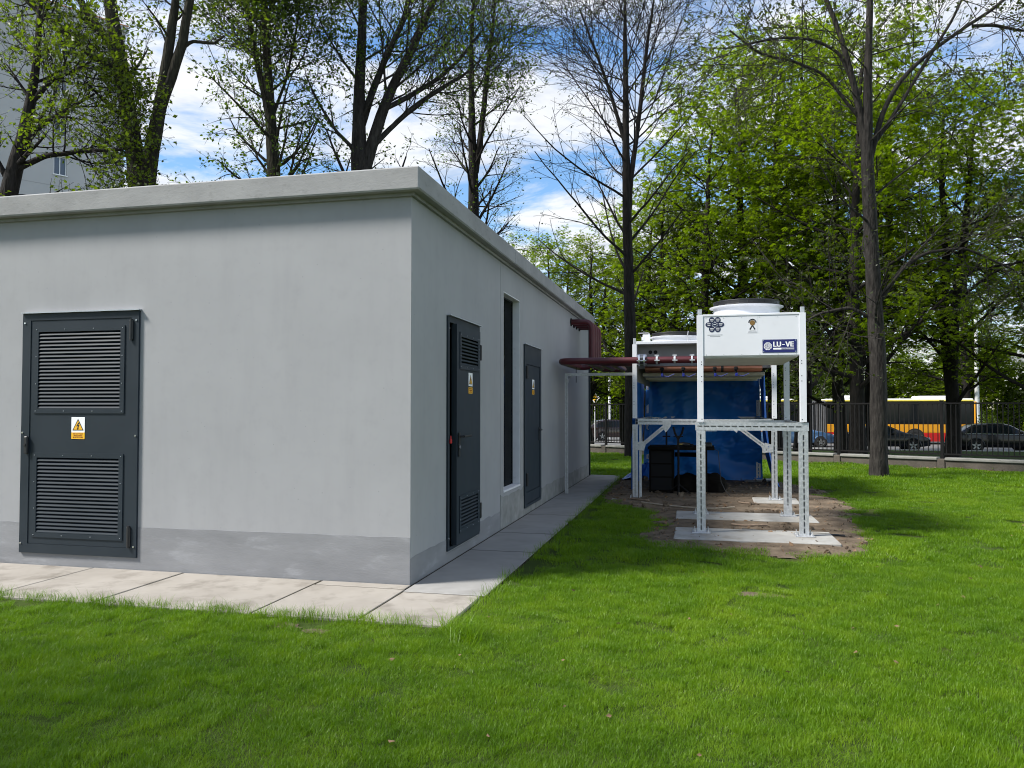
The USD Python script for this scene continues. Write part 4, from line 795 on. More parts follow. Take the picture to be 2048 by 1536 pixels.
# ------------------------------------------------------------------ fence on its low wall
FN3, FD3 = np.array([*FN, 0]), np.array([*FD, 0]); FO = np.array([*FA, 0])
ffr = (FO, FD3, Z, -FN3)
fw = thing('fence_wall', 'low dark concrete wall with pale coping under the railing', 'low wall')
FE = thing('railing_fence', 'black steel railing fence on the low wall at the end of the lawn', 'fence')
SP = 2.47
for k in range(-2, 7):
    a, b = k * SP, (k + 1) * SP
    obj('wall_panel', MB().fb(ffr, (a + .09, -.4, -.13), (b - .09, .215, .13), .01), 'fence_wall', fw)
    obj('coping', MB().fb(ffr, (a + .085, .2155, -.17), (b - .085, .285, .17), .012), 'coping', fw)
    obj('pier', MB().fb(ffr, (a - .085, -.4, -.16), (a + .085, .25, .16), .012), 'fence_wall', fw)
    obj('post', MB().fb(ffr, (a - .035, .251, -.035), (a + .035, 1.66, .035), .004).fb(ffr, (a - .045, 1.661, -.045), (a + .045, 1.675, .045), .003), 'fence_paint', FE)
    for z in (.345, 1.585): obj('rail', MB().fb(ffr, (a + .036, z, -.02), (b - .036, z + .035, .02)), 'fence_paint', FE)
    nb = 22
    for q_ in range(nb):
        u = a + .036 + (b - a - .072) * (q_ + .5) / nb
        obj('bar', MB().fb(ffr, (u - .0095, .381, -.0095), (u + .0095, 1.584, .0095)), 'fence_paint', FE)
obj('leaf_litter', leaf_cards(np.stack([FO + FD3 * u - FN3 * w_ + Z * .03 for u, w_ in zip(r2.uniform(-3, 13, 420), .17 + r2.exponential(.25, 420))]), r2.uniform(.03, .09, 420), r2), 'dead_leaf', None, 'dead leaves blown along the foot of the fence wall', 'dead leaves', kind='stuff')


# ------------------------------------------------------------------ vehicles
def side_lathe(mb, prof, c, k=28):
    """prof: (radius, y) about the axis along y through c."""
    a = np.arange(k) * 2 * PI / k; V = np.vstack([np.stack([c[0] + r * np.cos(a), np.full(k, c[1] + y), c[2] + r * np.sin(a)], 1) for r, y in prof])
    return mb.add(V, [(i_ * k + j_, (i_ + 1) * k + j_, (i_ + 1) * k + (j_ + 1) % k, i_ * k + (j_ + 1) % k) for i_ in range(len(prof) - 1) for j_ in range(k)])


def wheel(parent, x, y, r, sg, w_=.2):
    wp = part('wheel', parent)
    obj('tyre', side_lathe(MB(), [(r * .66, sg * .0), (r * .95, sg * 0.0), (r, -sg * .03), (r, -sg * (w_ - .03)), (r * .95, -sg * w_), (r * .5, -sg * w_)][::int(-sg)], (x, y, r)), 'tyre', wp, smooth=40)
    t = side_lathe(MB(), [(r * .67, -sg * .01), (r * .63, -sg * .03), (r * .60, -sg * .07)][::int(-sg)], (x, y, r))
    for q_ in range(5):
        a = q_ * 2 * PI / 5 + .3; d1, d2 = np.array([math.cos(a), 0, math.sin(a)]), np.array([-math.sin(a), 0, math.cos(a)])
        t.hull([np.array([x, y - sg * .02 - dy * sg, r]) + d1 * rr * r + d2 * s_ * ww for dy in (0, .03) for rr, ww in ((.08, .045), (.64, .035)) for s_ in (-1, 1)])
    obj('rim', t, 'alloy', wp); obj('hub_back', MB().cyl((x, y - sg * .085, r), (x, y - sg * .10, r), r * .62, 20), 'dark_gap', wp)


def car(label, paint, loc, rz, top, belt, hw, L_, r, wb, cab, pillars, chrome=False):
    """top: roof line (x, z) from rear to nose; belt: height of the window sill at the rear and front; cab: x of the rear window foot, roof start, roof end, windscreen foot."""
    t = thing('parked_car', label, 'car', None, None, loc, rz)
    tx, tz = np.array(top).T; ns = 61; xs_ = np.linspace(-L_ / 2, L_ / 2, ns); zt = np.interp(xs_, tx, tz)
    zt = np.convolve(np.pad(zt, 1, 'edge'), [.25, .5, .25], 'valid')
    e = np.abs(xs_) / (L_ / 2); w_ = hw * (1 - .16 * np.clip((e - .72) / .28, 0, 1) ** 2); zb = np.interp(xs_, [-L_ / 2, L_ / 2], belt); lowz = .24 + .12 * np.clip((e - .8) / .2, 0, 1) ** 2
    zb2 = np.minimum(zb, zt - .02)
    def ring(k):
        W, zT, zB, zl = w_[k], zt[k], zb2[k], lowz[k]; cabk = np.clip((zT - zB - .05) / .3, 0, 1); wr = W * (.97 - .22 * cabk); dr = .02 + .07 * cabk
        h = [(W * .90, zl), (W * .985, zl + .10), (W, zl + .30), (W * .985, zB - .06), (W * .95, zB), (wr, zT - dr), (wr - .10, zT - dr * .25), (wr * .45, zT)]
        return [(y, z) for y, z in h] + [(-y, z) for y, z in h[::-1]]
    R_ = np.array([[(xs_[k], y, z) for y, z in ring(k)] for k in range(ns)]); m_ = R_.shape[1]; b_ = MB()
    i_, j_ = np.meshgrid(np.arange(ns - 1), np.arange(m_), indexing='ij'); i_, j_ = i_.ravel(), j_.ravel(); j2 = (j_ + 1) % m_
    b_.add(R_.reshape(-1, 3), np.stack([i_ * m_ + j_, (i_ + 1) * m_ + j_, (i_ + 1) * m_ + j2, i_ * m_ + j2], 1))
    for k, flip in ((0, 0), (ns - 1, 1)):
        c = R_[k].mean(0); b_.add(np.vstack([R_[k], c]), [((q_ + 1) % m_, q_, m_) if flip else (q_, (q_ + 1) % m_, m_) for q_ in range(m_)])
    v, f = b_.mesh(); tm_ = trimesh.Trimesh(v, f, process=True)
    if tm_.volume < 0: tm_.invert()
    obj('body', (np.array(tm_.vertices), np.array(tm_.faces)), paint, t, smooth=38)
    def sp(x, s_, sg, off=.007):
        W, zT, zB = np.interp(x, xs_, w_), np.interp(x, xs_, zt), np.interp(x, xs_, zb2); ck = np.clip((zT - zB - .05) / .3, 0, 1)
        wr, dr = W * (.97 - .22 * ck), .02 + .07 * ck
        return np.array([x, sg * (W * .95 + (wr - W * .95) * s_ + off), zB + (zT - dr - zB) * s_])
    for sg in (-1, 1):
        for a, b in zip(pillars[:-1], pillars[1:]):
            xx = np.linspace(a + .03, b - .03, 8); V = [sp(x, s_, sg) for x in xx for s_ in (.10, .90)]
            F_ = [(2 * q_, 2 * q_ + 2, 2 * q_ + 3, 2 * q_ + 1) for q_ in range(7)]; obj('window', MB().add(V, F_ if sg < 0 else [g[::-1] for g in F_]), 'car_glass', t)
        if chrome: obj('chrome_strip', MB().tube([sp(x, .02, sg, .012) for x in np.linspace(pillars[0] - .1, pillars[-1] + .05, 12)], .022, 6), 'chrome', t)
        obj('mirror', MB().ch((pillars[-1] - .12, sg * hw * .96, zb.mean() + .03), (pillars[-1] + .02, sg * (hw + .16), zb.mean() + .18), .04), paint, t)
        for x in wb:
            side = np.stack([np.cos(np.linspace(0, PI, 16)), np.sin(np.linspace(0, PI, 16))], 1)
            obj('wheel_arch', MB().poly(Polygon(list(side * (r + .085) + (x, r)) + [(x - r - .085, lowz.min()), (x + r + .085, lowz.min())][::1]).buffer(0), 0, .012, (np.array([0, sg * (hw - .002), 0]), X, Z, Y * sg) if sg < 0 else (np.array([0, sg * (hw - .002), 0]), -X, Z, Y)) if False else MB().tube([(x + (r + .055) * a, sg * (hw * .985), r + (r + .055) * b) for a, b in side], .045, 6), paint if not chrome else 'black_plastic', t)
            obj('wheel_well', side_lathe(MB(), [(.01, 0), (r + .05, 0), (r + .05, .01), (.01, .01)], (x, sg * (hw * .985) - .005 + sg * .006, r)), 'dark_gap', t)
            wheel(t, x, sg * (hw + .028), r, sg)
        obj('headlight', MB().ch((L_ / 2 - .22, sg * (hw * .62) - .16, .60), (L_ / 2 + .005, sg * (hw * .62) + .16, .76), .05), 'lamp_clear', t)
        obj('tail_light', MB().ch((-L_ / 2 - .008, sg * (hw * .68) - .16, .72), (-L_ / 2 + .2, sg * (hw * .68) + .16, .90), .04), 'lamp_red', t)
    for nm, x0, x1, fl in (('rear_window', cab[0], cab[1], 0), ('windscreen', cab[2], cab[3], 1)):
        xx = np.linspace(x0, x1, 8)[(0 if fl else 1):(-1 if fl else None)]; V = []
        for x in xx:
            W = np.interp(x, xs_, w_) * .70; z = np.interp(x, xs_, zt) + .012
            V += [(x, -W, z - .035), (x, 0, z), (x, W, z - .035)]
        F_ = [g for q_ in range(len(xx) - 1) for g in ((3 * q_, 3 * q_ + 3, 3 * q_ + 4, 3 * q_ + 1), (3 * q_ + 1, 3 * q_ + 4, 3 * q_ + 5, 3 * q_ + 2))]
        obj(nm, MB().add(V, F_), 'car_glass', t)
    obj('bumper', MB().ch((L_ / 2 - .12, -hw * .78, .28), (L_ / 2 + .02, hw * .78, .46), .04), 'black_plastic', t); obj('bumper', MB().ch((-L_ / 2 - .02, -hw * .78, .30), (-L_ / 2 + .12, hw * .78, .50), .04), 'alloy' if chrome else 'black_plastic', t)
    obj('number_plate', MB().box((-L_ / 2 - .03, -.26, .54), (-L_ / 2 - .02, .26, .65)), 'print_white', t); obj('number_plate', MB().box((L_ / 2 + .02, -.26, .36), (L_ / 2 + .03, .26, .47)), 'print_white', t)
    return t


sedan = [(-2.3, .62), (-2.24, .86), (-1.75, .98), (-1.55, 1.0), (-.85, 1.36), (-.45, 1.44), (.15, 1.43), (1.05, 1.02), (1.25, .97), (1.9, .86), (2.2, .74), (2.3, .58)]
cross = [(-2.2, .60), (-2.16, .98), (-2.0, 1.12), (-1.45, 1.45), (-.9, 1.54), (.0, 1.55), (.4, 1.50), (1.15, 1.08), (1.35, 1.03), (1.95, .90), (2.15, .78), (2.2, .58)]
car('black crossover with chrome window line parked behind the railing at far right', 'car_black', (18.25, 42.05, ROAD_Z), 0.0, cross, (.98, .93), .90, 4.4, .34, (-1.32, 1.36), (-2.0, -1.25, -.7, .3), (-1.75, -.95, -.12, .9), True)
car('black saloon car parked behind the thick grey tree trunk', 'car_black_blue', (12.4, 42.0, ROAD_Z), 0.0, sedan, (.92, .88), .89, 4.6, .32, (-1.38, 1.40), (-1.5, -.7, .2, 1.1), (-1.15, -.45, .45), False)
car('silver blue car on the street beside the front stand leg', 'car_blue', (8.15, 45.6, ROAD_Z), 0.0, sedan, (.92, .88), .88, 4.5, .32, (-1.36, 1.38), (-1.5, -.7, .2, 1.1), (-1.15, -.45, .45), False)
car('dark brown car seen far down the street beside the tarpaulin', 'car_brown', (-3.7, 52.2, ROAD_Z), 0.5, cross, (.95, .92), .88, 4.3, .32, (-1.3, 1.32), (-2.0, -1.25, -.7, .3), (-1.75, -.95, -.12, .9), False)

BU = thing('articulated_bus', 'articulated city bus in yellow and red with dark windows', 'bus')
by0, by1, rz0 = 50.0, 52.5, ROAD_Z
def bus_section(x0, x1, front):
    z = rz0
    obj('skirt', MB().ch((x0, by0, z + .18), (x1, by1, z + .76), .03), 'bus_red', BU)
    obj('side_band', MB().ch((x0, by0 + .002, z + .762), (x1, by1 - .002, z + 1.30), .01), 'bus_yellow', BU)
    obj('window_band', MB().box((x0 + .02, by0 + .03, z + 1.301), (x1 - .02, by1 - .03, z + 2.80)), 'dark_gap', BU)
    nw = int(round((x1 - x0) / 1.45)); e = (x1 - x0 - .1) / nw
    for q_ in range(nw):
        obj('window', MB().ch((x0 + .05 + q_ * e + .03, by0 + .005, z + 1.36), (x0 + .05 + (q_ + 1) * e - .03, by0 + .028, z + 2.75), .01), 'car_glass', BU)
    obj('roof_edge', MB().ch((x0, by0 - .004, z + 2.802), (x1, by1 + .004, z + 2.86), .02), 'bus_trim', BU); obj('roof', MB().ch((x0, by0 + .05, z + 2.861), (x1, by1 - .05, z + 2.98), .05), 'bus_roof', BU)
    obj('roof_unit', MB().ch((x0 + 1.2, by0 + .4, z + 2.981), (x0 + 3.6, by1 - .4, z + 3.20), .06), 'bus_roof', BU); obj('roof_unit', MB().ch((x1 - 3.2, by0 + .4, z + 2.981), (x1 - 1.4, by1 - .4, z + 3.16), .06), 'bus_roof', BU)
    for x in ((x0 + 2.6, x1 - 1.0) if front else (x0 + 5.4,)):
        obj('wheel_well', MB().cyl((x, by0 - .004, z + .48), (x, by0 + .02, z + .48), .56, 22), 'dark_gap', BU); w0 = len(used); wheel(BU, x, by0 - .012, .48, -1, .28)
bus_section(10.65, 19.55, False); bus_section(0.3, 9.2, True)
for p in [c for c in BU.GetChildren() if c.GetName().startswith('wheel') and 'well' not in c.GetName()]:
    UsdGeom.Xformable(p).AddTranslateOp().Set(Gf.Vec3d(0, 0, rz0))
bl = MB(); q = np.linspace(9.2, 10.65, 27)
for k in range(26): bl.ch((q[k] + .004, by0 + .03 + .05 * (k % 2), rz0 + .3), (q[k + 1] - .002, by1 - .05, rz0 + 2.85 - .04 * (k % 2)), .012)
obj('bellows', bl, 'bellows', BU)
obj('rear_corner', MB().ch((19.551, by0, rz0 + .30), (19.72, by1, rz0 + 2.80), .05), 'bus_yellow', BU)
obj('tail_light', MB().ch((19.40, by0 - .012, rz0 + .62), (19.72, by0 - .001, rz0 + 1.18), .005), 'lamp_red', BU); obj('reflector', MB().ch((19.46, by0 - .02, rz0 + .92), (19.66, by0 - .0125, rz0 + 1.04), .003), 'print_white', BU)

# ------------------------------------------------------------------ street furniture
def lamp_post(p, h, label, r=.09):
    t = thing('lamp_post', label, 'lamp post', 'lamp posts along the street'); b = np.array([p[0], p[1], ground_z(p[0], p[1]) if not ROAD0 < p[1] < ROAD1 else ROAD_Z])
    obj('pole', MB().tube([b - Z * .1, b + Z * h * .5, b + Z * h], [r, r * .8, r * .6], 14), 'pole_white', t, smooth=50)
    obj('arm', MB().tube(bend([b + Z * (h - .1), b + Z * (h + .5), b + Z * (h + .7) + Y * 1.5], .5, 6), r * .5, 8), 'pole_white', t, smooth=50)
    obj('lamp_head', MB().ch(b + Z * (h + .66) + Y * 1.45 - X * .15, b + Z * (h + .80) + Y * 2.1 + X * .15, .04), 'pole_white', t)
    obj('door_box', MB().ch(b + (-.05, -r * 1.25, .8), b + (.05, -r * .5, 1.25), .008), 'pole_white', t)


lamp_post(at(1955, 850, 63), 9.5, 'white lamp post behind the black crossover at far right', .19)
lamp_post(at(1219, 850, 62), 9.0, 'white lamp post far behind the railing beside the grey building', .12)
lamp_post(at(1522, 850, 63), 9.0, 'distant white lamp post above the bus roof beside the tarpaulin', .07)
c = at(1190, 796, 55); PS = thing('road_sign', 'white and yellow diamond priority road sign on a thin pole', 'road sign')
gz_ = ROAD_Z; dN = np.array([-.5, -.85, 0]); dN = dN / np.linalg.norm(dN); dU = np.cross(Z, -dN) * -1; dU = np.cross(Z, dN)
sf = (c, dU, Z, dN)
obj('pole', MB().cyl((c[0], c[1], -1.0), (c[0], c[1], c[2] + .4), .03, 10), 'pole_white', PS)
dm = lambda k: affinity.rotate(sbox(-k, -k, k, k).buffer(-.03).buffer(.03), 45, origin=(0, 0))
obj('plate', MB().poly(dm(.30), .031, .04, sf), 'print_white', PS); obj('yellow_diamond', MB().poly(dm(.19), .040, .043, sf), 'sign_yellow', PS)
p0 = at(1936, 815, 60.5); AP = thing('advertising_panel', 'upright street poster panel behind the rear end of the bus', 'poster panel')
obj('frame', MB().poly(sbox(-.58, 0, .58, 2.0) - sbox(-.5, .1, .5, 1.9), 0, .15, (np.array([p0[0], p0[1], 0.02]), X, Z, -Y)), 'pole_white', AP); obj('poster', MB().box((p0[0] - .5, p0[1] - .06, .12), (p0[0] + .5, p0[1] - .05, 1.92)), 'poster', AP)
obj('leg', MB().box((p0[0] - .3, p0[1] - .1, -.9), (p0[0] + .3, p0[1] - .04, .019)), 'pole_white', AP)

# ------------------------------------------------------------------ apartment block far left
pc = at(240, 815, 59.5); hd = math.atan2(RIGHT[1] * -.7071 + FWH[1] * -.7071, RIGHT[0] * -.7071 + FWH[0] * -.7071)
AB = thing('apartment_block', 'tall grey apartment block behind the trees at far left', 'building')
ux = np.array([math.cos(hd), math.sin(hd), 0]); nx = RIGHT * .7071 - FWH * .7071
if np.cross(ux, Z) @ nx < 0: afr = (np.array([pc[0], pc[1], 0.]) + ux * 18, -ux, Z, nx); U_ = lambda u: 18 - u
else: afr = (np.array([pc[0], pc[1], 0.]), ux, Z, nx); U_ = lambda u: u
wins = []
for st in range(10):
    for uc in (4.3, 9.0, 13.5): wins.append((U_(uc), 1.1 + st * 2.85, .85 if uc < 5 else 1.1, 1.35))
hole = sbox(0, -1, 18, 30)
for u, v_, w_, h_ in wins: hole = hole - sbox(u - w_ / 2, v_, u + w_ / 2, v_ + h_)
obj('wall', MB().poly(hole, -.3, 0, afr), 'block_wall', AB); obj('wall', MB().fb(afr, (0, -1, -12), (18, 30, -.32)), 'block_wall', AB)
obj('roof_edge', MB().fb(afr, (-.15, 30.0, -12.2), (18.15, 30.45, .15), .03), 'block_wall', AB); obj('roof_trim', MB().fb(afr, (-.16, 30.451, -12.2), (18.16, 30.52, .16)), 'block_trim', AB)
for k in range(1, 10): obj('joint', MB().fb(afr, (0, k * 2.85 + .25, 0.0005), (18, k * 2.85 + .28, .006)), 'fascia_concrete', AB)
for u, v_, w_, h_ in wins:
    wv = obj('window', MB().poly(sbox(u - w_ / 2, v_, u + w_ / 2, v_ + h_) - sbox(u - w_ / 2 + .07, v_ + .07, u - .03, v_ + h_ - .07) - sbox(u + .03, v_ + .07, u + w_ / 2 - .07, v_ + h_ - .07), -.2, -.14, afr), 'pvc', AB)
    obj('pane', MB().fb(afr, (u - w_ / 2 + .05, v_ + .05, -.19), (u + w_ / 2 - .05, v_ + h_ - .05, -.17)), 'window_pane', wv); obj('sill', MB().fb(afr, (u - w_ / 2 - .05, v_ - .06, -.02), (u + w_ / 2 + .05, v_ - .001, .07)), 'pvc', wv)

# ------------------------------------------------------------------ trees
def tubes(P, R, k):
    """Many branches at once. P: (B, n, 3), R: (B, n)."""
    B_, n_ = R.shape; T = np.gradient(P, axis=1); T /= np.linalg.norm(T, axis=2, keepdims=True) + 1e-9
    mean = T.mean(1); ref = np.where(np.abs(mean[:, 2:3]) < .8, [[0, 0, 1.0]], [[1.0, .2, 0]]); N = np.cross(T, ref[:, None]); N /= np.linalg.norm(N, axis=2, keepdims=True) + 1e-9; W = np.cross(T, N)
    a = np.arange(k) * 2 * PI / k; V = P[:, :, None] + R[:, :, None, None] * (np.cos(a)[:, None] * N[:, :, None] + np.sin(a)[:, None] * W[:, :, None])
    b_, i_, j_ = np.meshgrid(np.arange(B_), np.arange(n_ - 1), np.arange(k), indexing='ij'); b_, i_, j_ = b_.ravel() * n_ * k, i_.ravel(), j_.ravel(); j2 = (j_ + 1) % k
    F_ = np.stack([b_ + i_ * k + j_, b_ + i_ * k + j2, b_ + (i_ + 1) * k + j2, b_ + (i_ + 1) * k + j_], 1)
    return V.reshape(-1, 3), np.vstack([F_[:, [0, 1, 2]], F_[:, [0, 2, 3]]])


def resample(pts, rad, n_):
    P = np.asarray(pts, float); d_ = np.r_[0, np.cumsum(np.linalg.norm(np.diff(P, axis=0), axis=1))]; t = np.linspace(0, d_[-1], n_)
    Q = np.stack([np.interp(t, d_, P[:, k]) for k in range(3)], 1)
    for _ in range(2): Q[1:-1] = .25 * Q[:-2] + .5 * Q[1:-1] + .25 * Q[2:]
    return Q, np.interp(t, d_, rad)


def grow(P, R, m_, r, t0=.2, t1=1.0, ang=(35, 60), length=1.0, taper=.5, up=.3, n_=6, rr=.55, rmin=.004, wig=.08, plan=0.0):
    """m_ children on every branch of P: (B, n, 3). up bends them upwards (or down when negative); taper shortens those near the tip."""
    B_, k = R.shape; t = t0 + (t1 - t0) * (np.arange(m_) + r.uniform(0, 1, (B_, m_))) / m_
    x = t * (k - 1); i_ = np.minimum(x.astype(int), k - 2); f = (x - i_)[..., None]; b_ = np.arange(B_)[:, None]
    p = P[b_, i_] * (1 - f) + P[b_, i_ + 1] * f; T = P[b_, i_ + 1] - P[b_, i_]; T /= np.linalg.norm(T, axis=-1, keepdims=True) + 1e-9; pr = R[b_, i_] * (1 - f[..., 0]) + R[b_, i_ + 1] * f[..., 0]
    az = np.arange(m_) * 2.39996 + r.uniform(0, 6.28, (B_, 1)) + r.normal(0, .35, (B_, m_)); ref = np.where(np.abs(T[..., 2:3]) < .9, [0, 0, 1.0], [1.0, 0, 0]); N = np.cross(T, ref); N /= np.linalg.norm(N, axis=-1, keepdims=True); W = np.cross(T, N)
    side = np.cos(az)[..., None] * N + np.sin(az)[..., None] * W
    if plan: side = side * np.array([1, 1, 1 - plan]); side /= np.linalg.norm(side, axis=-1, keepdims=True) + 1e-9
    a = np.radians(r.uniform(*ang, (B_, m_)))[..., None]; d_ = np.cos(a) * T + np.sin(a) * side
    ln = length * (1 - taper * t) * r.uniform(.65, 1.25, (B_, m_)); s_ = np.linspace(0, 1, n_)
    D_ = d_[:, :, None] + s_[:, None] * np.array([0, 0, up]) + np.cumsum(r.normal(0, wig, (B_, m_, n_, 3)), 2); D_ /= np.linalg.norm(D_, axis=-1, keepdims=True)
    Q = p[:, :, None] + np.concatenate([np.zeros((B_, m_, 1, 3)), np.cumsum(D_[:, :, :-1], 2)], 2) * (ln / (n_ - 1))[..., None, None]
    r0 = np.minimum(pr * .85, np.maximum(rr * pr, rmin * 1.3)); RR = np.maximum(r0[..., None] * (1 - s_ * .72), rmin)
    return Q.reshape(-1, n_, 3), RR.reshape(-1, n_)


def along(P, m_, r, t0=.25):
    B_, k = P.shape[:2]; x = r.uniform(t0, 1, (B_, m_)) * (k - 1); i_ = np.minimum(x.astype(int), k - 2); f = (x - i_)[..., None]; b_ = np.arange(B_)[:, None]
    return (P[b_, i_] * (1 - f) + P[b_, i_ + 1] * f).reshape(-1, 3)


def palmate(c, size, r):
    """Chestnut leaves: five drooping leaflets spread like a hand."""
    n_ = len(c); h = r.uniform(0, 2 * PI, n_); V = []; F_ = []; pet = np.stack([np.cos(h), np.sin(h), r.uniform(-.5, .3, n_)], 1) * (size * .5)[:, None]; c = c + pet
    for q_, a in enumerate((-1.25, -.62, 0, .62, 1.25)):
        dr = r.uniform(-.95, -.15, n_); d_ = np.stack([np.cos(h + a), np.sin(h + a), dr], 1); d_ /= np.linalg.norm(d_, axis=1)[:, None]; w_ = np.stack([-np.sin(h + a), np.cos(h + a), r.normal(0, .25, n_)], 1)
        L_ = (size * (1 - .22 * abs(a)))[:, None]
        V.append(np.stack([c, c + d_ * L_ * .62 + w_ * L_ * .19, c + d_ * L_ + Z * (-.08) * L_, c + d_ * L_ * .62 - w_ * L_ * .19], 1))
    V = np.stack(V, 1).reshape(-1, 3); k = np.arange(n_ * 5) * 4
    return V, np.stack([np.stack([k, k + 1, k + 2], 1), np.stack([k, k + 2, k + 3], 1)], 1).reshape(-1, 3)


def build_tree(t, stems, levels, leaves, bark_, seed, sides=(14, 7, 4, 3, 3)):
    """stems: [(points, radii)]; levels: dicts for grow(), the first on the stems; leaves: (material, kind, per twig, size range, last levels used)."""
    r = np.random.default_rng(seed); S = [resample(p, q_, 26) for p, q_ in stems]
    for k, (P, R) in enumerate(S): P[2:] += np.cumsum(r.normal(0, .006, (24, 3)), 0) * min(1.0, R[0] * 8)
    P, R = np.stack([a for a, _ in S]), np.maximum(np.stack([b for _, b in S]), .012); v, f = tubes(P, R, sides[0]); nn = (meshkit.fbm(v * np.array([5, 5, 2.0]), 3, seed) - .5)[:, None]
    ax = np.repeat(P.reshape(-1, 3), sides[0], 0); v = ax + (v - ax) * (1 + .22 * nn); obj('trunk', (v, f), bark_, t, smooth=True)
    br, tips, cur = [], [], (P, R)
    for k, lv in enumerate(levels):
        lv = dict(lv); c_ = []
        if 'only' in lv:
            sel = lv.pop('only'); cur2 = (cur[0][sel], cur[1][sel])
        else: cur2 = cur
        cur = grow(*cur2, r=r, **lv); br.append(tubes(*cur, sides[min(k + 1, 4)])); tips.append(cur[0])
    o_ = 0; V, F_ = [], []
    for v, f in br: V.append(v); F_.append(f + o_); o_ += len(v)
    obj('branches', (np.vstack(V), np.vstack(F_)), bark_, t, smooth=True)
    for look, kind, per, (s0, s1), lvl in leaves:
        c = np.vstack([along(tips[q_], per, r) for q_ in lvl]); c += r.normal(0, .05, c.shape); sz = r.uniform(s0, s1, len(c))
        obj('foliage', palmate(c, sz, r) if kind == 'palmate' else leaf_cards(c, sz, r, .8), look, t)
    return t


def px_stem(pts, rmin=.012):
    """(px, py, half width in photo pixels) triples and a camera distance per stem -> points and radii."""
    d_ = pts[0]; P = [at(x, y, d_ + (q_[0] if q_ else 0)) for x, y, w_, *q_ in pts[1:]]; R = [max(rmin, .87 * w_ * d_ / FPX) for _, _, w_, *q_ in pts[1:]]
    return P, R


def grounded(x, d_, w_): return (x, 815 + 1.5 * FPX / d_ + 12, w_)


G1 = 'trees behind the grey building'
T = thing('tree', 'dark leaning tree at the far left edge behind the roof', 'tree', G1)
d0 = 17
build_tree(T, [px_stem((d0, grounded(-10, d0, 26), (8, 420, 21), (30, 330, 17), (52, 260, 14), (68, 180, 10), (78, 90, 7), (82, 0, 6), (86, -110, 3))), px_stem((d0, (30, 340, 8), (60, 326, 7), (92, 312, 6), (170, 305, 5), (245, 302, 3))), px_stem((d0, (50, 285, 7), (85, 250, 6), (130, 222, 4), (190, 190, 2.5))), px_stem((d0, (66, 200, 7), (105, 160, 5), (150, 140, 4), (180, 120, 2)))],
           [dict(m_=14, t0=.35, ang=(35, 70), length=2.2, taper=.5, up=.3, n_=7, rr=.4), dict(m_=8, t0=.2, ang=(30, 60), length=1.0, up=.2, n_=5), dict(m_=5, ang=(30, 60), length=.5, up=.1, n_=4)],
           [('leaf_maple', 'card', 3, (.07, .125), (2,)), ('leaf_dark', 'card', 1, (.05, .09), (1,))], 'bark_dark', 11)
T = thing('tree', 'big forked tree whose two trunks rise in a V behind the roof', 'tree', G1)
d0 = 18.5
build_tree(T, [px_stem((d0, grounded(288, d0, 44), (287, 420, 31), (285, 372, 27), (271, 330, 21), (260, 240, 19), (238, 120, 17), (216, 0, 14), (202, -120, 11), (195, -260, 5))),
               px_stem((d0, (292, 380, 21), (298, 325, 18), (311, 262, 16), (322, 190, 14), (337, 95, 11), (349, 0, 9), (356, -130, 5))), px_stem((d0, (312, 255, 13), (333, 180, 13), (360, 105, 11), (374, 50, 10), (384, -10, 9), (392, -120, 5))),
               px_stem((d0, (250, 170, 11), (224, 90, 11), (190, 45, 9), (160, 5, 8), (130, -70, 5))), px_stem((d0 - .6, (225, 130, 8), (185, 112, 9), (150, 78, 9), (95, 42, 8), (52, 0, 7), (10, -60, 4))), px_stem((d0, (360, 100, 6), (385, 82, 4), (430, 86, 3.5), (450, 70, 2)))],
           [dict(m_=8, t0=.5, ang=(35, 70), length=2.0, taper=.4, up=.2, n_=7, rr=.28), dict(m_=6, t0=.2, ang=(30, 60), length=1.0, up=-.1, n_=5), dict(m_=5, ang=(30, 60), length=.45, up=-.2, n_=4)],
           [('leaf_maple', 'card', 2, (.07, .12), (2,))], 'bark_moss', 12)
T = thing('tree', 'slender leafy tree with drooping light green leaves right of the V shaped tree', 'tree', G1)
d0 = 21
build_tree(T, [px_stem((d0, grounded(548, d0, 18), (545, 345, 15), (540, 260, 13), (533, 180, 11), (528, 90, 9), (522, 0, 7), (516, -130, 4))), px_stem((d0, (536, 230, 7), (515, 130, 6), (503, 60, 5), (488, -20, 4), (478, -110, 2))), px_stem((d0, (540, 250, 4), (575, 150, 3), (596, 40, 2), (606, -50, 1.5)))],
           [dict(m_=50, t0=.27, ang=(40, 72), length=2.7, taper=.35, up=.5, n_=7, rr=.28), dict(m_=8, t0=.2, ang=(30, 60), length=1.1, up=-.2, n_=5), dict(m_=4, ang=(30, 60), length=.5, up=-.5, n_=4)],
           [('leaf_poplar', 'card', 3, (.07, .125), (2,)), ('leaf_poplar', 'card', 3, (.07, .125), (1,))], 'bark_moss', 13)
T = thing('tree', 'tall tree with several steep limbs just left of the roof corner', 'tree', G1)
d0 = 22
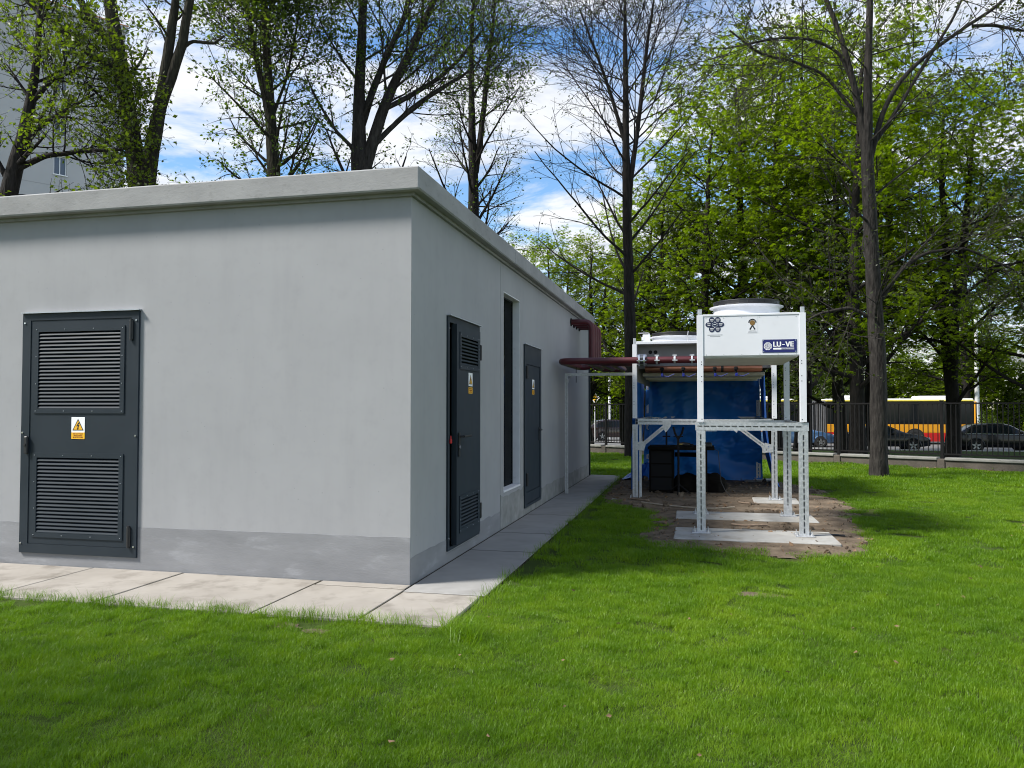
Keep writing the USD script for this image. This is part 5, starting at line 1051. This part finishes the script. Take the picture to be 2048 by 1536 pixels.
build_tree(T, [px_stem((d0, grounded(726, d0, 28), (722, 335, 20), (717, 250, 15), (720, 150, 12), (726, 40, 10), (728, -60, 9), (730, -170, 5))), px_stem((d0, (728, 345, 15), (744, 285, 14), (768, 210, 12), (800, 140, 10), (835, 75, 9), (868, 0, 7), (900, -110, 4))),
               px_stem((d0, (740, 300, 6), (775, 262, 6), (830, 212, 6), (880, 178, 5), (930, 148, 3), (960, 120, 2))), px_stem((d0, (722, 260, 8), (745, 180, 8), (775, 110, 7), (805, 45, 6), (830, -40, 4))), px_stem((d0, (758, 225, 6), (820, 190, 6), (870, 160, 5), (920, 118, 4), (965, 60, 2)))],
           [dict(m_=18, t0=.25, ang=(30, 62), length=2.8, taper=.45, up=.5, n_=7, rr=.28), dict(m_=9, t0=.2, ang=(30, 60), length=1.15, up=.1, n_=5), dict(m_=4, ang=(30, 60), length=.5, up=-.2, n_=4)],
           [('leaf_poplar', 'card', 3, (.06, .11), (2,))], 'bark_grey', 14)
T = thing('tree', 'nearly bare twin stemmed tree right of the roof corner', 'tree', G1)
d0 = 26
build_tree(T, [px_stem((d0, grounded(948, d0, 16), (947, 420, 13), (945, 310, 10), (941, 190, 7), (940, 90, 5), (946, 0, 4), (950, -80, 2))), px_stem((d0, (950, 345, 9), (960, 285, 7), (966, 210, 6), (974, 120, 5), (985, 30, 3), (992, -60, 2)))],
           [dict(m_=26, t0=.38, ang=(32, 62), length=3.6, taper=.55, up=.45, n_=9, rr=.30, wig=.06), dict(m_=9, t0=.2, ang=(25, 50), length=1.5, up=.1, n_=6, rr=.5, rmin=.006), dict(m_=4, ang=(25, 55), length=.75, up=0, n_=5, rmin=.0045)],
           [('leaf_poplar', 'card', 3, (.05, .10), (2,))], 'bark_dark', 15)
T = thing('tree', 'tall almost bare tree in the middle with long arching twigs', 'tree')
d0 = 24
build_tree(T, [px_stem((d0, grounded(1263, d0, 17), (1262, 740, 14), (1258, 560, 12), (1253, 400, 10), (1250, 270, 8), (1250, 150, 6), (1248, 40, 4), (1246, -80, 2))), px_stem((d0, (1256, 480, 6), (1262, 350, 6), (1280, 220, 5), (1292, 100, 4), (1310, -20, 2))), px_stem((d0, (1254, 300, 5), (1225, 200, 4), (1195, 110, 3), (1160, 20, 2)))],
           [dict(m_=30, t0=.30, ang=(35, 65), length=4.8, taper=.55, up=.5, n_=10, rr=.30, wig=.05), dict(m_=7, t0=.2, ang=(25, 50), length=1.9, up=0, n_=7, rr=.5, rmin=.007), dict(m_=4, ang=(25, 55), length=.8, up=-.1, n_=5, rmin=.0045)],
           [('leaf_bud', 'card', 2, (.04, .09), (2,))], 'bark_dark', 16)
T = thing('tree', 'big grey trunked tree with budding branches standing alone on the right of the lawn', 'tree')
d0 = 17
build_tree(T, [px_stem((d0, (1758, 972, 25), (1757, 930, 19.5), (1757, 700, 18), (1748, 560, 16.5), (1738, 420, 15), (1733, 300, 13), (1736, 180, 10), (1738, 60, 8), (1740, -80, 6), (1742, -260, 3))), px_stem((d0, (1735, 330, 10), (1722, 240, 8), (1705, 160, 7), (1682, 80, 6), (1652, 0, 5), (1610, -120, 4))),
               px_stem((d0, (1738, 330, 7), (1762, 230, 6), (1795, 165, 5), (1850, 112, 4.5), (1925, 58, 4), (1990, 18, 4), (2060, -50, 2))), px_stem((d0, (1712, 185, 4.5), (1680, 105, 3.5), (1625, 78, 3), (1560, 76, 3), (1450, 98, 2))), px_stem((d0, (1725, 245, 4), (1650, 150, 3.5), (1590, 122, 3), (1520, 108, 3), (1460, 60, 2))),
               px_stem((d0, (1763, 600, 5), (1800, 540, 5), (1850, 506, 4), (1930, 496, 3), (2030, 540, 2))), px_stem((d0, (1740, 300, 5), (1800, 210, 4), (1860, 110, 4), (1905, 40, 3), (1940, -40, 2))), px_stem((d0, (1945, 52, 4), (1985, 50, 4), (2040, 62, 3), (2110, 60, 2))),
               px_stem((d0, (1752, 640, 4), (1700, 615, 4), (1640, 628, 3), (1600, 650, 2)))],
           [dict(m_=15, t0=.22, ang=(45, 80), length=2.6, taper=.4, up=.15, n_=8, rr=.20, wig=.07, rmin=.008), dict(m_=5, t0=.2, ang=(25, 55), length=1.2, up=.1, n_=6, rr=.5, rmin=.005), dict(m_=3, ang=(25, 55), length=.5, up=.1, n_=4, rmin=.004)],
           [('leaf_bud', 'card', 4, (.045, .10), (2,)), ('leaf_bud', 'card', 3, (.045, .10), (1,))], 'bark_grey', 17)

# chestnuts beyond the fence: three built, the others copies of them
def chestnut(t, seed, H_, Rc, fork=False):
    r = np.random.default_rng(seed); zz = np.linspace(0, H_ * .86, 9); st = [(np.stack([np.cumsum(r.normal(0, .15, 9)) * (zz > .5), np.cumsum(r.normal(0, .15, 9)) * (zz > .5), zz - .3], 1), np.interp(zz, [0, .6, H_ * .5, H_], [.34, .27, .15, .0]))]
    if fork: st.append((np.array([st[0][0][2], st[0][0][2] + (-.9, .3, 2.4), st[0][0][2] + (-1.7, .2, 5.6), st[0][0][2] + (-2.2, .1, 9)]), np.array([.2, .17, .12, .03])))
    return build_tree(t, st, [dict(m_=36 // (1 + fork), t0=.17, ang=(42, 82), length=Rc, taper=.55, up=.10, n_=8, rr=.36, wig=.10), dict(m_=10, t0=.25, ang=(30, 65), length=Rc * .40, up=-.25, n_=5, rr=.5), dict(m_=5, ang=(25, 60), length=.75, up=-.5, n_=4)],
                      [('leaf_chestnut', 'palmate', 4, (.09, .21), (2,)), ('leaf_chestnut', 'palmate', 3, (.09, .20), (1,))], 'bark_dark', seed)


G2 = 'chestnut trees beyond the fence'
protos = []
spots = [(1716, 28.5, 1.06, 'thick dark chestnut trunk just left of the lone grey tree'), (1900, 31, 1.05, 'forked dark chestnut between the black saloon and the crossover'), (1683, 32, 1.0, 'slimmer dark chestnut in front of the yellow side of the bus'), (1411, 31.5, .92, 'chestnut rising left of the fan of the nearest cooling unit'), (1472, 33.5, 1.12, 'chestnut rising directly behind the fan of the nearest cooling unit'),
         (1330, 34, .82, 'chestnut behind the open cooling unit'), (1549, 37, 1.28, 'chestnut rising behind the nameplate of the white unit'), (1603, 40, 1.42, 'chestnut right of the white unit behind its lifting lug'), (1762, 37, 1.34, 'chestnut hidden behind the trunk of the lone grey tree'), (1935, 63, 1.35, 'tall far chestnut rising beyond the street behind the poster panel'),
         (2085, 29, .95, 'rightmost chestnut whose branches enter at the right edge'), (1256, 39, .74, 'small chestnut left of the bare middle tree'), (1130, 41, .70, 'small chestnut above the end of the roof'), (1090, 37, .66, 'small chestnut between the bare twin tree and the middle tree'), (1185, 36, .68, 'chestnut just left of the bare middle trunk'), (1295, 36, .76, 'chestnut just right of the bare middle trunk'), (1035, 43, .68, 'leftmost small chestnut showing over the long roof edge'), (2200, 36, 1.05, 'chestnut just outside the right edge behind the crossover')]
for k, (x, d_, sc_, lab) in enumerate(spots):
    p = at(x, 815, d_); p[2] = ground_z(p[0], p[1])
    if k < 3:
        t = thing('chestnut_tree', lab, 'tree', G2, None, p, k * 1.7, sc_); chestnut(t, 31 + k, 17.0 if k != 1 else 16.0, 5.2, k == 1); protos.append(t)
    else: copy_of(protos[(k * 2) % 3], lab, p, k * 2.1, sc_ * np.array([1, 1, 1.0]))
copy_of(protos[1], 'leafy chestnut standing left of the photographer and shading the near left lawn', (-9.0, -8.0, 0), 2.2, .78, 'trees beside the photographer')
for k, (x, y, lab) in enumerate(((17.5, 9.5, 'chestnut of the row continuing to the right of the picture, nearest the railing'), (19.5, 2.5, 'chestnut of the row continuing to the right, level with the front stand'), (18.5, -4.5, 'chestnut of the row continuing to the right, level with the photographer'))):
    copy_of(protos[(k + 1) % 3], lab, (x, y, 0), k * 1.9 + .4, 1.0)
far = [(-30, 66), (-21, 74), (-12, 67), (-4, 72), (4, 66), (11, 73), (18, 67), (25, 72), (33, 66), (41, 74), (50, 68), (-40, 75), (0, 84), (14, 86), (30, 84), (46, 88)]
for k, (x, y) in enumerate(far): copy_of(protos[k % 3], 'green tree standing in the row on the far side of the street', (x, y, -.85), k * 1.3, (1.25, 1.25, .56 + .07 * (k % 3)), 'trees on the far side of the street')

# bushes across the street
def bush(p, rx, h_, look, label, n_=900, seed=0, group=None, ls=(.10, .22)):
    r = np.random.default_rng(seed); t = thing('bush', label, 'bush', group); d_ = r.normal(size=(n_, 3)); d_ /= np.linalg.norm(d_, axis=1)[:, None]; d_[:, 2] = np.abs(d_[:, 2]); q_ = d_ * (r.uniform(.35, 1, n_) ** .5 * (.75 + .5 * meshkit.fbm(d_ * 2 + seed, 3, seed)))[:, None] * (rx, rx, h_)
    obj('foliage', leaf_cards(q_ + p, r.uniform(*ls, n_), r, .8), look, t)
    a = r.uniform(0, 2 * PI, 9); obj('stems', tubes(np.stack([np.stack([np.array(p) + (.05 * math.cos(b), .05 * math.sin(b), -.1), np.array(p) + (rx * .3 * math.cos(b), rx * .3 * math.sin(b), h_ * .4), np.array(p) + (rx * .6 * math.cos(b), rx * .6 * math.sin(b), h_ * .8)]) for b in a]), np.tile([.03, .02, .008], (9, 1)), 4), 'bark_dark', t)


for k, (x, y, rx, h_, lk) in enumerate([(-8, 61, 1.6, 1.3, 'leaf_maple'), (-1.5, 61.5, 1.4, 1.5, 'leaf_poplar'), (2.5, 62, 1.5, 1.3, 'leaf_chestnut'), (7, 61, 1.8, 1.5, 'leaf_maple'), (12, 62, 1.7, 1.4, 'leaf_chestnut'), (17, 61, 1.6, 1.6, 'leaf_poplar'), (24, 62, 1.8, 1.7, 'leaf_maple'), (27.5, 61, 1.6, 1.5, 'leaf_chestnut'), (31, 62, 1.7, 1.6, 'leaf_maple'), (35, 61, 1.7, 1.5, 'leaf_poplar'), (20.5, 64, 2.0, 2.6, 'leaf_chestnut'), (28, 65, 2.2, 3.0, 'leaf_poplar'), (38, 64, 2.2, 2.8, 'leaf_maple'), (43, 64, 2.4, 3.0, 'leaf_chestnut'), (48, 65, 2.4, 2.6, 'leaf_poplar')]):
    bush((x, y, -.85), rx, h_, lk, 'low green bush on the far verge of the street', 1200, k, 'bushes on the far verge of the street')

for k in range(22):
    x = -22 + 5.2 * k + math.sin(k * 5.1) * 1.2
    bush((x, 69 + 2.0 * math.sin(k * 2.3), -.9), 4.2, 8.0 + 1.6 * math.sin(k * 3.7), ('leaf_chestnut', 'leaf_poplar', 'leaf_maple')[k % 3], 'tall dense shrub in the green belt across the street', 10500, 60 + k, 'tall shrubs across the street', (.22, .42))

# ------------------------------------------------------------------ grass
def blades(n_, half, h0, h1, w_, r, lean=.6):
    x, y = r.uniform(-half, half, n_), r.uniform(-half, half, n_); h_ = r.uniform(h0, h1, n_); a = r.uniform(0, 2 * PI, n_); b = a + r.normal(0, .5, n_) + PI / 2; ln = h_ * r.uniform(.15, 1.3, n_) * lean; ww = w_ * r.uniform(.7, 1.3, n_) / 2
    c = np.stack([x, y, np.full(n_, -.004)], 1); d_ = np.stack([np.cos(a), np.sin(a), 0 * a], 1); s_ = np.stack([np.cos(b), np.sin(b), 0 * a], 1) * ww[:, None]
    mid = c + d_ * (ln * .35)[:, None] + Z * (h_ * .62)[:, None]; tip = c + d_ * ln[:, None] + Z * h_[:, None]
    V = np.stack([c - s_, c + s_, mid - s_ * .8, mid + s_ * .8, tip], 1).reshape(-1, 3); k = (np.arange(n_) * 5)[:, None, None]
    return V, (k + np.array([[0, 1, 3], [0, 3, 2], [2, 3, 4]])).reshape(-1, 3)


def scatter(name, label, protos_, pos, r, scl=(.8, 1.25), zs=None):
    pi = UsdGeom.PointInstancer.Define(stage, '/World/' + numbered('/World', name)); tag(pi.GetPrim(), label, 'grass', None, 'stuff'); base = str(pi.GetPath()) + '/protos'
    UsdGeom.Scope.Define(stage, base)
    for k, g in enumerate(protos_): usdkit.mesh(stage, f'{base}/patch_{k:03d}', g, L['grass_blade']); pi.GetPrototypesRel().AddTarget(f'{base}/patch_{k:03d}')
    n_ = len(pos); a = r.uniform(0, 2 * PI, n_); s_ = r.uniform(*scl, n_) if zs is None else zs
    pi.CreateProtoIndicesAttr(Vt.IntArray.FromNumpy(r.integers(0, len(protos_), n_).astype(np.int32))); pi.CreatePositionsAttr(Vt.Vec3fArray.FromNumpy(pos.astype(np.float32)))
    pi.CreateOrientationsAttr(Vt.QuathArray([Gf.Quath((Gf.Rotation(Gf.Vec3d(math.cos(5 * t), math.sin(5 * t), 0), 9 * math.sin(17 * t)) * Gf.Rotation(Gf.Vec3d(0, 0, 1), math.degrees(t))).GetQuat()) for t in map(float, a)])); pi.CreateScalesAttr(Vt.Vec3fArray.FromNumpy(np.stack([np.ones(n_), np.ones(n_), s_], 1).astype(np.float32)))


r3 = np.random.default_rng(77)
PAVED = (sbox(-30, -1.07, .69, -.25).union(sbox(-30, -.3, .735, 11.25)))
FDir = FWH[:2]; RDir = RIGHT[:2]


def lawn(step, d0_, d1_, half, jit=.5):
    pvs = prepared.prep(PAVED.buffer(half * .70).union(SOIL.buffer(half * .5 - .12)))
    gx_, gy_ = np.meshgrid(np.arange(-14, 26, step), np.arange(-6, 34, step), indexing='ij'); p = np.stack([gx_.ravel(), gy_.ravel()], 1) + r3.uniform(-jit, jit, (gx_.size, 2)) * step
    rel = p - EYE[:2]; dd, xx = rel @ FDir, rel @ RDir; sd = (p - FA) @ FN
    k = (dd > d0_) & (dd <= d1_) & (np.abs(xx) < dd * .72 + .9) & ((sd < -.22) | ((sd > .25) & (sd < 9)))
    p = p[k]; k = np.array([not pvs.contains(Point(*q_)) for q_ in p]) if len(p) else []; p = p[k]
    for x, y, ra, rb in SPOTS:
        e_ = ((p[:, 0] - x) / (ra + .06)) ** 2 + ((p[:, 1] - y) / (rb + .05)) ** 2; p = p[(e_ > 1) | (r3.uniform(size=len(p)) < .22)]
    return np.column_stack([p, ground_z(p[:, 0], p[:, 1])])


SPOTS = ((-.42, -1.32, .13, .06), (-.12, -1.40, .11, .05), (2.82, .35, .20, .10))
for x, y, ra, rb in SPOTS[:3]:
    a = np.linspace(0, 2 * PI, 40, endpoint=False); k_ = 1 + .5 * (meshkit.fbm(np.stack([np.cos(a) * 1.5 + x, np.sin(a) * 1.5 + y, 0 * a], -1), 3, 5) - .5) * 2
    obj('bare_spot', (np.vstack([[x, y, .005], np.stack([x + ra * k_ * np.cos(a), y + rb * k_ * np.sin(a), np.full(40, .001)], 1)]), np.array([(0, q_ + 1, (q_ + 1) % 40 + 1) for q_ in range(40)])), 'soil', label='small bare earth spot in the lawn', kind='structure')
near = [blades(1500, .17, .012, .034, .0023, r3, 1.0) for _ in range(7)]; midp = [blades(900, .22, .016, .042, .0045, r3, .9) for _ in range(6)]; farp = [blades(1000, .36, .02, .055, .008, r3, .8) for _ in range(6)]
def hz_(p): return .35 + .75 * meshkit.fbm(p * np.array([.8, .8, 0]) + 3, 3, 2) + .75 * meshkit.fbm(p * np.array([4.2, 4.2, 0]) + 11, 2, 6)
for nm, lab, pr, a in (('lawn_grass', 'short mown green grass of the lawn in the foreground', near, lawn(.20, 2.4, 7.5, .17, .4)), ('lawn_grass', 'mown green grass of the lawn around the stands', midp, lawn(.30, 7.5, 14.0, .22)), ('lawn_grass', 'grass of the lawn near the fence and on the verge beyond it', farp, lawn(.46, 14.0, 36.0, .36))):
    scatter(nm, lab, pr, a, r3, zs=hz_(a) * r3.uniform(.85, 1.15, len(a)))
# longer blades along the edge of the pavement and a tuft at its corner
ed = np.vstack([np.column_stack([r3.uniform(-6, .66, 200), -1.13 + r3.normal(0, .03, 200)]), np.column_stack([.76 + r3.normal(0, .025, 130), r3.uniform(-1.1, 10.8, 130)])])
scatter('edge_grass', 'longer thin grass blades along the edge of the pavement', [blades(22, .07, .04, .10, .0026, r3, .9) for _ in range(5)], np.column_stack([ed, np.zeros(len(ed))]), r3)
lv = np.column_stack([r3.uniform(-3.5, 8.5, 260), r3.uniform(-4, 9, 260)]); lv = lv[[not PAVED.buffer(.1).contains(Point(*p_)) for p_ in lv]]
obj('fallen_leaves', leaf_cards(np.column_stack([lv, np.full(len(lv), .03)]), r3.uniform(.02, .05, len(lv)), r3), 'dead_leaf', None, 'a few small dry leaves lying on the lawn', 'dead leaves', kind='stuff')
tf = MB(); c = np.array([.78, -1.22])
for k in range(3): v, f = blades(110, .11, .05, .16, .004, r3, 1.9); tf.add(v + (c[0] + .06 * k, c[1] - .08 * k, 0), f)
obj('grass_tuft', tf, 'grass_blade', None, 'long arching grass tuft at the corner of the pavement', 'grass tuft')
